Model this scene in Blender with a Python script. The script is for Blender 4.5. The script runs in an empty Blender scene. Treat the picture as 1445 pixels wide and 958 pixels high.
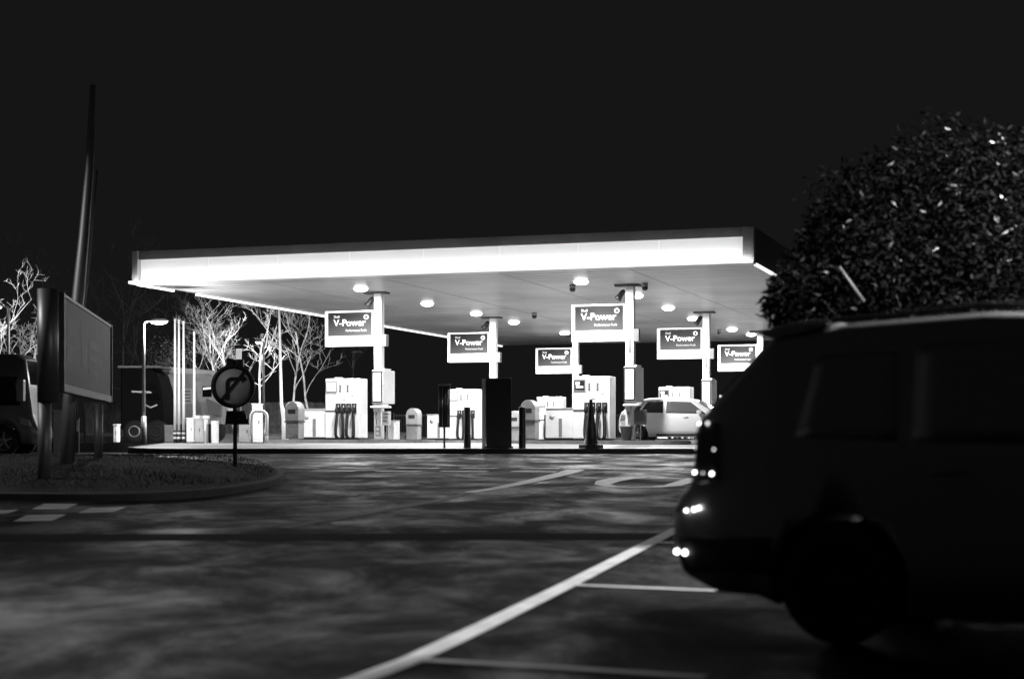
import bpy, bmesh, math, random
from mathutils import Vector, Matrix, noise
R = math.radians
random.seed(7)
S = bpy.context.scene
col = S.collection
E = 1.4            # eye height above the tarmac under the camera
F = 2400.0         # focal length in photo pixels
HY = 625.0         # photo row of the horizon
PI = math.pi

def P(x, y, Y):
    return Vector(((x - 722.5) * Y / F, Y, E + (HY - y) * Y / F))

def gz(X, Y):
    """height of the ground"""
    if Y < 50: return 0.0218 * Y
    return 1.09
def fz(Y):
    """height of the forecourt surface"""
    return 1.23 + 0.17 * min(1.0, max(0.0, (Y - 50) / 7.0))

# ------------------------------------------------------------------ materials
MATS = {}
def mat(name, v, rough=.6, metal=0., nscale=0, namt=0., bump=0., emit=0., coat=0., bscale=None, spec=.5):
    if name in MATS: return MATS[name]
    m = bpy.data.materials.new(name); m.use_nodes = True
    nt = m.node_tree; b = nt.nodes['Principled BSDF']
    b.inputs['Base Color'].default_value = (v, v, v, 1)
    b.inputs['Roughness'].default_value = rough
    b.inputs['Metallic'].default_value = metal
    b.inputs['Coat Weight'].default_value = coat
    b.inputs['Specular IOR Level'].default_value = spec
    if emit:
        b.inputs['Emission Color'].default_value = (1, 1, 1, 1)
        b.inputs['Emission Strength'].default_value = emit
    if nscale:
        tc = nt.nodes.new('ShaderNodeTexCoord')
        n = nt.nodes.new('ShaderNodeTexNoise'); n.inputs['Scale'].default_value = nscale
        n.inputs['Detail'].default_value = 6; n.inputs['Roughness'].default_value = .62
        nt.links.new(tc.outputs['Object'], n.inputs['Vector'])
        r = nt.nodes.new('ShaderNodeValToRGB')
        lo, hi = v * (1 - namt), v * (1 + namt)
        r.color_ramp.elements[0].position = .33; r.color_ramp.elements[0].color = (lo, lo, lo, 1)
        r.color_ramp.elements[1].position = .68; r.color_ramp.elements[1].color = (hi, hi, hi, 1)
        nt.links.new(n.outputs['Fac'], r.inputs['Fac'])
        nt.links.new(r.outputs['Color'], b.inputs['Base Color'])
        if bump:
            n2 = nt.nodes.new('ShaderNodeTexNoise'); n2.inputs['Scale'].default_value = bscale or nscale * 6
            n2.inputs['Detail'].default_value = 4
            nt.links.new(tc.outputs['Object'], n2.inputs['Vector'])
            bp = nt.nodes.new('ShaderNodeBump'); bp.inputs['Strength'].default_value = bump
            bp.inputs['Distance'].default_value = .02
            nt.links.new(n2.outputs['Fac'], bp.inputs['Height'])
            nt.links.new(bp.outputs['Normal'], b.inputs['Normal'])
    MATS[name] = m
    return m

WHITE = mat('white_enamel', .82, .35, nscale=1.6, namt=.07)
OFFW = mat('off_white_panel', .76, .45, nscale=2.5, namt=.08)
LGREY = mat('light_grey_paint', .42, .5, nscale=3, namt=.12)
MGREY = mat('mid_grey_paint', .2, .5, nscale=3, namt=.2)
DGREY = mat('dark_grey_paint', .06, .5, nscale=3, namt=.25)
BLACK = mat('black_plastic', .012, .45)
RUBBER = mat('black_rubber', .01, .75)
GALV = mat('galvanised_steel', .35, .42, .6, nscale=6, namt=.2)
CHROME = mat('chrome', .6, .15, 1.)
SHADOW_DK = mat('road_shadow_tone', .005, .9, spec=.02)  # flat dark tone for the shadow band painted across the road
CONC = mat('concrete', .23, .8, nscale=.9, namt=.3, bump=.3, bscale=40)
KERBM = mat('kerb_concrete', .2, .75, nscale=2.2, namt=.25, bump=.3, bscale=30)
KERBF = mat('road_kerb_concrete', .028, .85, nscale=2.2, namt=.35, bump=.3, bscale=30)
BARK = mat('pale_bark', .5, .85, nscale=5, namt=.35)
BARKD = mat('dark_shaded_bark', .05, .9, nscale=5, namt=.35)  # dark bark, also puts shade into the colour of trees outside the light
FENCEW = mat('fence_timber', .075, .85, nscale=4, namt=.5)
GLASSD = mat('dark_window_glass', .006, .06, coat=1.)
BLACKPAINT = mat('black_car_paint', .36, .55, .9)
WHITEPAINT = mat('white_car_paint', .85, .4, coat=.3)
LAMPGL = mat('lit_lamp_glass', .9, .3, emit=14)
GLINT = mat('painted_glint', .9, .3, emit=8)  # glowing colour for the glints painted on the black car's tail
GLINTD = mat('dim_painted_glint', .5, .3, emit=2)
FASCIA = mat('lit_fascia_panel', .8, .5, emit=.34)
STRIP = mat('fluorescent_strip', .8, .4, emit=17)
TRIM = mat('lit_edge_strip', .8, .4, emit=1.4)
LITW = mat('lit_white_sign_face', .8, .4, emit=.75)
LETTER = mat('lit_letter', .7, .5, emit=.5)
LETTERS = mat('lit_small_letter', .4, .6, emit=.3, spec=.1)
EMBL = mat('pale_emblem_print', .34, .5, emit=.22)
SCREENF = mat('lit_poster_face', .8, .4, emit=.5)
PAINTL = mat('road_marking_paint', .75, .6, nscale=3.0, namt=.22)
PAINTW = mat('worn_road_marking_paint', .25, .7, nscale=2.0, namt=.45)
PAINTF = mat('faint_road_marking_paint', .04, .7, nscale=2.0, namt=.3)

def sign_mat():  # print tones plus the lightbox glow, both put into the panel colour
    m = bpy.data.materials.new('backlit_print_gradient'); m.use_nodes = True
    nt = m.node_tree; b = nt.nodes['Principled BSDF']
    tc = nt.nodes.new('ShaderNodeTexCoord'); mp = nt.nodes.new('ShaderNodeSeparateXYZ')
    nt.links.new(tc.outputs['Generated'], mp.inputs[0])
    r = nt.nodes.new('ShaderNodeValToRGB')
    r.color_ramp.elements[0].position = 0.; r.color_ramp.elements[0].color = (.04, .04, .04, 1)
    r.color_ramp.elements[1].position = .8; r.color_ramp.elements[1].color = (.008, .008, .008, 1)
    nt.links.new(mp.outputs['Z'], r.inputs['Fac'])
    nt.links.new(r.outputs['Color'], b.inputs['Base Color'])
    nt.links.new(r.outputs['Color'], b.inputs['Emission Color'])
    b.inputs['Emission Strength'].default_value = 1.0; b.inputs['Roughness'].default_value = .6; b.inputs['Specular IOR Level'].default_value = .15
    return m
SIGNM = sign_mat()

def ceiling_mat():
    m = bpy.data.materials.new('ceiling_planks'); m.use_nodes = True
    nt = m.node_tree; b = nt.nodes['Principled BSDF']
    tc = nt.nodes.new('ShaderNodeTexCoord'); w = nt.nodes.new('ShaderNodeTexWave')
    w.bands_direction = 'Y'; w.inputs['Scale'].default_value = .42; w.wave_profile = 'SAW'
    nt.links.new(tc.outputs['Object'], w.inputs['Vector'])
    n = nt.nodes.new('ShaderNodeTexNoise'); n.inputs['Scale'].default_value = .35; n.inputs['Detail'].default_value = 5
    nt.links.new(tc.outputs['Object'], n.inputs['Vector'])
    mx = nt.nodes.new('ShaderNodeMath'); mx.operation = 'MULTIPLY_ADD'
    nt.links.new(n.outputs['Fac'], mx.inputs[0]); mx.inputs[1].default_value = .8
    ms = nt.nodes.new('ShaderNodeMath'); ms.operation = 'MULTIPLY'; ms.inputs[1].default_value = .42
    nt.links.new(w.outputs['Fac'], ms.inputs[0]); nt.links.new(ms.outputs[0], mx.inputs[2])
    r = nt.nodes.new('ShaderNodeValToRGB')
    r.color_ramp.elements[0].position = .3; r.color_ramp.elements[0].color = (.17, .17, .17, 1)
    r.color_ramp.elements[1].position = .85; r.color_ramp.elements[1].color = (.55, .55, .55, 1)
    nt.links.new(mx.outputs[0], r.inputs['Fac']); nt.links.new(r.outputs['Color'], b.inputs['Base Color'])
    b.inputs['Roughness'].default_value = .38
    return m
CEILM = ceiling_mat()

def asphalt_mat():
    m = bpy.data.materials.new('worn_asphalt'); m.use_nodes = True
    nt = m.node_tree; b = nt.nodes['Principled BSDF']; L = nt.links.new
    tc = nt.nodes.new('ShaderNodeTexCoord')
    mp = nt.nodes.new('ShaderNodeMapping'); mp.inputs['Scale'].default_value = (.5, .3, 1); mp.inputs['Rotation'].default_value = (0, 0, R(24))
    L(tc.outputs['Object'], mp.inputs[0])
    n1 = nt.nodes.new('ShaderNodeTexNoise'); n1.inputs['Scale'].default_value = 1.5; n1.inputs['Detail'].default_value = 9; n1.inputs['Roughness'].default_value = .68
    n1.inputs['Distortion'].default_value = .4
    L(mp.outputs[0], n1.inputs['Vector'])
    r1 = nt.nodes.new('ShaderNodeValToRGB')
    r1.color_ramp.elements[0].position = .5; r1.color_ramp.elements[0].color = (.007, .007, .007, 1)
    r1.color_ramp.elements[1].position = .72; r1.color_ramp.elements[1].color = (.04, .04, .04, 1)
    L(n1.outputs['Fac'], r1.inputs['Fac'])
    n2 = nt.nodes.new('ShaderNodeTexNoise'); n2.inputs['Scale'].default_value = 14; n2.inputs['Detail'].default_value = 9; n2.inputs['Roughness'].default_value = .75
    L(tc.outputs['Object'], n2.inputs['Vector'])
    r2 = nt.nodes.new('ShaderNodeValToRGB')
    r2.color_ramp.elements[0].position = .36; r2.color_ramp.elements[0].color = (.25, .25, .25, 1)
    r2.color_ramp.elements[1].position = .66; r2.color_ramp.elements[1].color = (1.9, 1.9, 1.9, 1)
    L(n2.outputs['Fac'], r2.inputs['Fac'])
    mx = nt.nodes.new('ShaderNodeMix'); mx.data_type = 'RGBA'; mx.blend_type = 'MULTIPLY'; mx.inputs[0].default_value = 1
    L(r1.outputs['Color'], mx.inputs[6]); L(r2.outputs['Color'], mx.inputs[7])
    L(mx.outputs[2], b.inputs['Base Color'])
    rr = nt.nodes.new('ShaderNodeMapRange'); rr.inputs[1].default_value = .35; rr.inputs[2].default_value = .7
    rr.inputs[3].default_value = .85; rr.inputs[4].default_value = .36
    L(n1.outputs['Fac'], rr.inputs[0]); L(rr.outputs[0], b.inputs['Roughness'])
    sp = nt.nodes.new('ShaderNodeMapRange'); sp.inputs[1].default_value = .45; sp.inputs[2].default_value = .68
    sp.inputs[3].default_value = .03; sp.inputs[4].default_value = .17
    L(n1.outputs['Fac'], sp.inputs[0]); L(sp.outputs[0], b.inputs['Specular IOR Level'])
    bp = nt.nodes.new('ShaderNodeBump'); bp.inputs['Strength'].default_value = .7; bp.inputs['Distance'].default_value = .012
    L(n2.outputs['Fac'], bp.inputs['Height']); L(bp.outputs['Normal'], b.inputs['Normal'])
    return m
ASPH = asphalt_mat()
GRASSM = mat('short_grass', .015, .85, nscale=1.3, namt=.6, bump=.8, bscale=60, spec=.2)
FORE = mat('forecourt_concrete', .21, .6, nscale=.5, namt=.35, bump=.25, bscale=25)

# ------------------------------------------------------------------ mesh helpers
class MB:
    def __init__(s): s.bm = bmesh.new()
    def box(s, x0, x1, y0, y1, z0, z1):
        v = [s.bm.verts.new(p) for p in ((x0,y0,z0),(x1,y0,z0),(x1,y1,z0),(x0,y1,z0),(x0,y0,z1),(x1,y0,z1),(x1,y1,z1),(x0,y1,z1))]
        for f in ((0,3,2,1),(4,5,6,7),(0,1,5,4),(1,2,6,5),(2,3,7,6),(3,0,4,7)): s.bm.faces.new([v[i] for i in f])
        return s
    def bevel(s, w, seg=2):
        bmesh.ops.bevel(s.bm, geom=list(s.bm.edges), offset=w, segments=seg, affect='EDGES', profile=.6, clamp_overlap=True); return s
    def tube(s, pts, rad, n=10, cap=True):
        pts = [Vector(p) for p in pts]
        if not hasattr(rad, '__len__'): rad = [rad] * len(pts)
        prev = None; ref = None
        for i, p in enumerate(pts):
            d = (pts[min(i+1, len(pts)-1)] - pts[max(i-1, 0)]).normalized()
            if ref is None or abs(ref.dot(d)) > .98: ref = Vector((0,0,1)) if abs(d.z) < .9 else Vector((1,0,0))
            a = d.cross(ref).normalized(); b = d.cross(a)
            ref = a.cross(d)
            ring = [s.bm.verts.new(p + (a*math.cos(t) + b*math.sin(t))*rad[i]) for t in [2*PI*k/n for k in range(n)]]
            if prev:
                for k in range(n):
                    f = s.bm.faces.new((prev[k], prev[(k+1)%n], ring[(k+1)%n], ring[k])); f.smooth = n > 5
            elif cap: s.bm.faces.new(ring)
            prev = ring
        if cap: s.bm.faces.new(prev[::-1])
        return s
    def cyl(s, c, r, z0, z1, n=24, r2=None):
        return s.tube([(c[0], c[1], z0), (c[0], c[1], z1)], [r, r if r2 is None else r2], n)
    def lathe(s, prof, c=(0,0,0), n=28, axis='z'):
        prev = None
        for r, h in prof:
            ring = []
            for k in range(n):
                t = 2*PI*k/n
                if axis == 'z': p = (c[0]+r*math.cos(t), c[1]+r*math.sin(t), c[2]+h)
                else: p = (c[0]+r*math.cos(t), c[1]+h, c[2]+r*math.sin(t))
                ring.append(s.bm.verts.new(p))
            if prev:
                for k in range(n):
                    f = s.bm.faces.new((prev[k], prev[(k+1)%n], ring[(k+1)%n], ring[k])); f.smooth = True
            prev = ring
        return s
    def prism(s, pts, y0, y1):          # polygon in x,z extruded along y
        a = [s.bm.verts.new((p[0], y0, p[1])) for p in pts]; b = [s.bm.verts.new((p[0], y1, p[1])) for p in pts]
        s.bm.faces.new(a); s.bm.faces.new(b[::-1]); n = len(pts)
        for i in range(n): s.bm.faces.new((a[i], b[i], b[(i+1)%n], a[(i+1)%n]))
        return s
    def slab(s, pts, z0, z1):           # polygon in x,y extruded along z
        a = [s.bm.verts.new((p[0], p[1], z0)) for p in pts]; b = [s.bm.verts.new((p[0], p[1], z1)) for p in pts]
        s.bm.faces.new(a[::-1]); s.bm.faces.new(b); n = len(pts)
        for i in range(n): s.bm.faces.new((a[i], a[(i+1)%n], b[(i+1)%n], b[i]))
        return s
    def quad(s, *p):
        return s.bm.faces.new([s.bm.verts.new(q) for q in p])
    def build(s, name, m, parent=None, fixn=True):
        if fixn: bmesh.ops.recalc_face_normals(s.bm, faces=s.bm.faces[:])
        me = bpy.data.meshes.new(name); s.bm.to_mesh(me); s.bm.free()
        me.materials.append(m)
        o = bpy.data.objects.new(name, me); col.objects.link(o)
        if parent: o.parent = parent
        return o

def tag(o, label, cat, group=None):
    o['label'] = label; o['category'] = cat
    if group: o['group'] = group
    return o
def struct(o): o['kind'] = 'structure'; return o
def thing(name, label, cat, loc=(0,0,0), rz=0., group=None):
    o = bpy.data.objects.new(name, None); col.objects.link(o)
    o.location = loc; o.rotation_euler = (0,0,rz); o.empty_display_size = .2
    return tag(o, label, cat, group)
def copy_tree(o, parent=None):
    c = o.copy(); col.objects.link(c); c.parent = parent
    for ch in list(o.children): copy_tree(ch, c)
    return c
def text(body, h, name, m, parent, x, y, z, align='LEFT', bold=.012, yface=-1, sx=1.):
    cu = bpy.data.curves.new('t', 'FONT'); cu.body = body; cu.size = 1; cu.align_x = align; cu.extrude = .004
    cu.offset = bold
    t = bpy.data.objects.new('t', cu); col.objects.link(t)
    dg = bpy.context.evaluated_depsgraph_get(); dg.update()
    me = bpy.data.meshes.new_from_object(t.evaluated_get(dg))
    bpy.data.objects.remove(t); bpy.data.curves.remove(cu)
    k = h / .72
    for v in me.vertices:
        v.co = Vector((x + v.co.x*k*sx, y + v.co.z*yface*-1, z + v.co.y*k))
    me.materials.clear(); me.materials.append(m)
    o = bpy.data.objects.new(name, me); col.objects.link(o); o.parent = parent
    return o

# ------------------------------------------------------------------ station frame
TH = R(18.3)
U = Vector((math.cos(TH), -math.sin(TH), 0)); V = Vector((math.sin(TH), math.cos(TH), 0))
C1 = Vector((-4.57, 58.5, 0))
def st(u, v, z=0): return C1 + U*u + V*v + Vector((0,0,z))
COLS = [(0,0),(0,12.15),(0,24.3),(8.9,0),(8.9,12.15),(8.9,24.3)]
CEZ = E + 5.15

# ------------------------------------------------------------------ ground
def ground_grid(name, xs, ys, zf, m):
    mb = MB(); g = [[mb.bm.verts.new((x, y, zf(x, y))) for y in ys] for x in xs]
    for i in range(len(xs)-1):
        for j in range(len(ys)-1):
            mb.bm.faces.new((g[i][j], g[i+1][j], g[i+1][j+1], g[i][j+1]))
    return struct(mb.build(name, m))
ground_grid('ground', [-400,-120,-60,-30,-15,0,15,30,60,120,400], [-120,-40,0,50,60,90,150,400,900],
            lambda x, y: (.0218*y if y < 50 else 1.09) if y >= 0 else 0, ASPH)

# forecourt slab with its kerb; left front corner rounded
fpts = []
cxk, cyk, rk = -9.4, 52.2, 2.2
for a in range(180, 271, 10): fpts.append((cxk + rk*math.cos(R(a)), cyk + rk*math.sin(R(a))))
fpts += [(30, 50)]
def forecourt():
    mb = MB()
    # far boundary points mirror the near ones at several depth steps
    ys = [57, 75, 110]
    left = [(p[0], p[1]) for p in fpts]
    top = [mb.bm.verts.new((x, y, fz(y))) for x, y in left]
    r1 = [mb.bm.verts.new((30, 57, fz(57))), mb.bm.verts.new((-11.6, 57, fz(57)))]
    mb.bm.faces.new(top + r1)
    r2 = [mb.bm.verts.new((30, 120, fz(60))), mb.bm.verts.new((-45, 120, fz(60))), mb.bm.verts.new((-45, 57.0, fz(60)))]
    mb.bm.faces.new([r1[1], r1[0], r2[0], r2[1], r2[2]])
    return struct(mb.build('forecourt', FORE))
forecourt()
kb = MB(); kp = [(-45, 56.9), (-11.6, 56.9)] + fpts
for (a, b) in zip(kp[:-1], kp[1:]):
    d = Vector((b[0]-a[0], b[1]-a[1], 0)).normalized(); n = Vector((d.y, -d.x, 0)) * .13
    A = Vector((a[0], a[1], 0)); B = Vector((b[0], b[1], 0))
    za, zb = fz(a[1])+.004, fz(b[1])+.004
    q = [A+n, B+n, B, A]
    lo = [mb for mb in q]
    vs0 = [kb.bm.verts.new((p.x, p.y, 1.0)) for p in q]; zz = [za, zb, zb, za]
    vs1 = [kb.bm.verts.new((p.x, p.y, zz[i])) for i, p in enumerate(q)]
    kb.bm.faces.new(vs1)
    for i in range(4): kb.bm.faces.new((vs0[i], vs0[(i+1)%4], vs1[(i+1)%4], vs1[i]))
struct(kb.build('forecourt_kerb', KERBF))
# pale apron strip along the forecourt front
ap = MB(); ap.quad((-9.2, 50.2, fz(50.2)+.004), (28, 50.2, fz(50.2)+.004), (28, 51.3, fz(51.3)+.004), (-9.2, 51.3, fz(51.3)+.004))
struct(ap.build('pavement', mat('pale_paving', .42, .6, nscale=.8, namt=.3)))

# grass island with a kerb
isl = [(-30,25.2),(-12,25.3),(-7.6,25.3),(-5.9,24.9),(-4.96,25.4),(-4.35,27),(-4.15,29.9),(-4.4,33.2),(-5.0,36.0),(-6.2,38.6),(-8.5,41),(-13,43),(-30,44)]
def smooth(pts, k=2):
    for _ in range(k):
        o = [pts[0]]
        for a, b in zip(pts[:-1], pts[1:]):
            o.append((a[0]*.75+b[0]*.25, a[1]*.75+b[1]*.25)); o.append((a[0]*.25+b[0]*.75, a[1]*.25+b[1]*.75))
        o.append(pts[-1]); pts = o
    return pts
isl = smooth(isl)
cen = Vector((-9.5, 33, 0))
def ring(k, dz):
    out = []
    for x, y in isl:
        p = cen.lerp(Vector((x, y, 0)), k) if x > -29 else Vector((x, cen.y + (y-cen.y)*k, 0))
        out.append((p.x, p.y, .0218*p.y + dz))
    return out
mb = MB(); prev = None
for k, dz in ((.975,.13),(.93,.15),(.85,.2),(.72,.27),(.55,.33),(.35,.36),(.15,.37)):
    r_ = [mb.bm.verts.new((x, y, z + .02*noise.noise(Vector((x*1.3, y*1.3, 0))))) for x, y, z in ring(k, dz)]
    if prev:
        for i in range(len(r_)-1):
            f = mb.bm.faces.new((prev[i], prev[i+1], r_[i+1], r_[i])); f.smooth = True
    prev = r_
mb.bm.faces.new(prev)
struct(mb.build('grass_island', GRASSM))
mb = MB(); rings = [[mb.bm.verts.new(p) for p in ring(k, dz)] for k, dz in ((1.0,-.02),(1.0,.10),(.996,.125),(.975,.125),(.975,-.02))]
for a, b in zip(rings[:-1], rings[1:]):
    for i in range(len(a)-1): mb.bm.faces.new((a[i], a[i+1], b[i+1], b[i]))
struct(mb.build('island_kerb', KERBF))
def island_z(x, y):
    k = 0
    d = max(abs((x-cen.x))/5.2 if x > cen.x else 0, abs(y-cen.y)/8.5)
    for (k0, z0), (k1, z1) in zip(((0,.37),(.35,.36),(.55,.33),(.72,.27),(.85,.2)), ((.35,.36),(.55,.33),(.72,.27),(.85,.2),(1,.13))):
        if k0 <= d <= k1: return .0218*y + z0 + (z1-z0)*(d-k0)/(k1-k0)
    return .0218*y + .13

# grass blades on the island
mb = MB(); rnd = random.Random(3)
from mathutils.geometry import intersect_point_tri_2d
def inside(x, y, poly):
    c = False; n = len(poly)
    for i in range(n):
        x1, y1 = poly[i]; x2, y2 = poly[(i+1)%n]
        if (y1 > y) != (y2 > y) and x < (x2-x1)*(y-y1)/(y2-y1)+x1: c = not c
    return c
inner = [(cen.x+(x-cen.x)*.96 if x > -29 else x, cen.y+(y-cen.y)*.96) for x, y in isl]
cnt = 0
while cnt < 26000:
    x = rnd.uniform(-15, -4); y = rnd.uniform(25, 43)
    if not inside(x, y, inner): continue
    cnt += 1
    z = island_z(x, y) - .02; h = rnd.uniform(.03, .065); a = rnd.uniform(0, PI); w = .006
    dx, dy = math.cos(a)*w, math.sin(a)*w
    mb.bm.faces.new([mb.bm.verts.new(p) for p in ((x-dx, y-dy, z), (x+dx, y+dy, z), (x+rnd.uniform(-.04,.04), y+rnd.uniform(-.04,.04), z+h))])
g = mb.build('grass', GRASSM, fixn=False); g['kind'] = 'stuff'; tag(g, 'short rough grass growing on the raised island', 'grass')

# ------------------------------------------------------------------ road markings (sheets 4-8 mm above the tarmac)
def gp(x, y):
    Y = E*F / ((y-HY) + .0218*F)
    return Vector(((x-722.5)*Y/F, Y, 0))
def ribbon(name, pts, w, m, dz=.006, pixel=True):
    ps = [gp(*p) if pixel else Vector((p[0], p[1], 0)) for p in pts]
    mb = MB(); L = []; Rr = []
    for i, p in enumerate(ps):
        d = (ps[min(i+1, len(ps)-1)] - ps[max(i-1, 0)]).normalized(); n = Vector((-d.y, d.x, 0))
        ww = w[i] if hasattr(w, '__len__') else w
        for lst, q in ((L, p+n*ww/2), (Rr, p-n*ww/2)): lst.append(mb.bm.verts.new((q.x, q.y, .0218*q.y+dz)))
    for i in range(len(ps)-1): mb.bm.faces.new((L[i], Rr[i], Rr[i+1], L[i+1]))
    return struct(mb.build(name, m))
ribbon('bay_end_line', [(1010,722),(945,752),(800,826),(690,880),(580,932),(500,962),(420,1000)], .155, PAINTL)
ribbon('bay_divider_line', [(806,826),(1000,834),(1112,840)], .10, PAINTL, .010)
ribbon('bay_divider_line', [(588,932),(800,944),(995,957)], .10, PAINTL, .010)
ribbon('bay_divider_line', [(918,766),(1100,768),(1300,772)], .09, PAINTL, .010)
ribbon('lane_line', [(663,695),(700,689),(740,681),(775,673),(800,667),(812,663)], [.2,.24,.3,.36,.4,.4], PAINTL)
ribbon('faint_lane_line', [(400,745),(470,733),(540,721),(600,710),(662,696)], .16, PAINTF)
for nm, pts in (('road_arrow_marking', [(902,673.5),(878,675),(858,679),(850,683.5),(862,686.5),(890,687.5),(925,687),(950,685),(966,680),(985,675)]),):
    ribbon(nm, pts, [.42,.5,.45,.28,.25,.3,.33,.33,.35,.42], PAINTL)
for a, b, yy in ((443,500,664.8),(532,592,665.2),(623,688,665.5),(722,785,665.8),(405,450,660.5),(480,524,660.6),(560,618,660.8),(650,702,661),(735,790,661.2),(845,965,662)):
    ribbon('give_way_dash', [(a, yy-.6), (b, yy)], .40, PAINTL)
for q in (((44,719),(62,711),(110,711),(92,719)), ((18,736),(38,727),(94,726),(74,735)), ((110,724),(128,717),(178,715.5),(160,722.5)), ((-10,726),(0,720),(27,719.5),(10,725))):
    mb = MB(); mb.quad(*[(lambda p: (p.x, p.y, .0218*p.y+.006))(gp(*c)) for c in q]); struct(mb.build('give_way_dash', PAINTW))
ribbon('painted_shadow_band', [(-900,762),(200,758),(722,757),(1000,757),(1500,757)], .95, SHADOW_DK, .003)  # dark sheet painted in for a thin shadow across the tarmac

# ------------------------------------------------------------------ canopy
can = thing('filling_station_canopy', 'long flat canopy with a glowing white front band over the fuel pumps', 'canopy', C1, -TH)
u0, u1, v0, v1 = -6.27, 14.0, -5.65, 31.7
zb, zt = CEZ, E + 6.2
mb = MB(); mb.box(u0+.12, u1-.12, v0+.25, v1-.12, zb+.04, zt-.08); mb.build('ceiling', CEILM, can)
# upper dark fascia and return sides
mb = MB(); mb.box(u0+.22, u1-.34, v0, v0+.25, zb+.78, zt); mb.build('upper_fascia', mat('dull_fascia_sheet', .20, .5, nscale=1, namt=.15), can)
mb = MB(); mb.box(u0, u0+.12, v0+.25, v1, zb+.04, zt); mb.box(u1-.12, u1, v0+.25, v1, zb+.04, zt); mb.box(u0+.12, u1-.12, v1-.12, v1, zb+.04, zt)
mb.build('side_fascia', mat('side_fascia_sheet', .12, .5, nscale=1, namt=.15), can)
n = 8; W = (u1-.36 - (u0+.24)) / n
for i in range(n):
    mb = MB(); mb.box(u0+.24+i*W+.006, u0+.24+(i+1)*W-.006, v0+.10, v0+.24, zb+.05, zb+.775)
    mb.build('fascia_panel', FASCIA, can)
mb = MB(); mb.box(u0+.06, u1-.06, v0-.20, v0-.13, zb+.02, zb+.05); mb.build('fascia_light', STRIP, can)
mb = MB(); mb.box(u0, u1, v0-.24, v0+.26, zb-.012, zb+.016); mb.build('fascia_gutter', WHITE, can)
mb = MB(); mb.box(u0, u1, v0-.255, v0-.241, zb-.012, zb+.07); mb.build('diffuser_lip', TRIM, can)
for a, b in ((u0, u0+.22), (u1-.34, u1)):
    mb = MB(); mb.box(a, b, v0-.05, v0+.25, zb+.02, zt+.01); mb.bevel(.02); mb.build('corner_cap', mat('corner_cap_sheet', .38, .5, nscale=1, namt=.1), can)
for a, b, c, d in ((u0-.02, u0+.07, v0+.3, v0+2.6), (u0-.02, u0+.07, v0+4.2, v1), (u1-.07, u1+.02, v0+.3, v1)):
    mb = MB(); mb.box(a, b, c, d, zb-.035, zb+.03); mb.build('edge_light_strip', TRIM, can)
mb = MB()
for k in range(1, 5): mb.box(u0+.13+k*4.05, u0+.15+k*4.05, v0+.3, v1-.2, zb+.034, zb+.044)
mb.build('ceiling_joint', MGREY, can)

# downlights
def add_area(name, parent, loc, power, size, rot=(0,0,0), spread=180):
    l = bpy.data.lights.new(name, 'AREA'); l.shape = 'DISK'; l.size = size; l.energy = power; l.spread = R(spread)
    o = bpy.data.objects.new(name, l); col.objects.link(o); o.location = loc; o.rotation_euler = rot
    if parent: o.parent = parent
    return o
DLS = .8
dl = [(509,408,'directly above the leftmost fuel price sign'),(603,429,'second from the left in the near row of ceiling lights'),(672,443,'above the second sign from the left'),(725,455,'just right of the second canopy column'),
      (820,398,'above the biggest lit sign at the canopy front'),(797,470,'above the smallest sign deep under the canopy'),(898,418,'half hidden behind the tall front column'),(943,435,'between the tall front column and the sign to its right'),(978,450,'touching the spotlight of the right-hand column'),(1033,465,'above the rightmost sign'),(1060,472,'beside the dark car roof tip at the right')]
first = None
for x, y, lb in dl:
    Y = F*5.15/(HY-y); p = P(x, y, Y)
    if first is None:
        t = thing('ceiling_light', '', 'ceiling light', (p.x, p.y, CEZ), -TH)
        mb = MB(); mb.lathe([(.0,.04),(.36,.04),(.37,.03),(.34,.022),(.29,.02)]); [setattr(v_, 'co', Vector((v_.co.x*DLS, v_.co.y*DLS, v_.co.z))) for v_ in mb.bm.verts]; mb.build('rim', WHITE, t)
        mb = MB(); mb.lathe([(.285,.02),(.28,-.03),(.20,-.075),(.1,-.09),(0,-.095)]); [setattr(v_, 'co', Vector((v_.co.x*DLS, v_.co.y*DLS, v_.co.z*.9))) for v_ in mb.bm.verts]; mb.build('diffuser', LAMPGL, t)
        first = t
        add_area('downlight', t, (0,0,-.12), 640, .45)
    else:
        t = copy_tree(first)
    t.location = (p.x, p.y, CEZ)
    t['label'] = 'round glowing ceiling light ' + lb; t['group'] = 'round lights in the canopy ceiling'
# two lights hidden behind the near edge of the photo's signs keep the right aisle lit as the others do

# dome cameras
for x, y, lb in ((808,409,'left of the tall front column'),(910,407,'right of the tall front column'),(882,448,'between the two right-hand lit signs'),(754,447,'deep inside left of the biggest sign'),(1015,470,'near the rightmost sign')):
    Y = F*5.02/(HY-y); p = P(x, y, Y)
    t = thing('dome_camera', 'small dark dome camera hanging from the canopy ceiling ' + lb, 'camera', (p.x, p.y, CEZ), 0, 'dome cameras under the canopy')
    mb = MB(); mb.cyl((0,0), .10, -.08, .035); mb.build('mount', MGREY, t)
    mb = MB(); mb.lathe([(.095,-.08),(.10,-.12),(.085,-.17),(.04,-.20),(0,-.205)]); mb.build('dome', BLACK, t)

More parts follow.
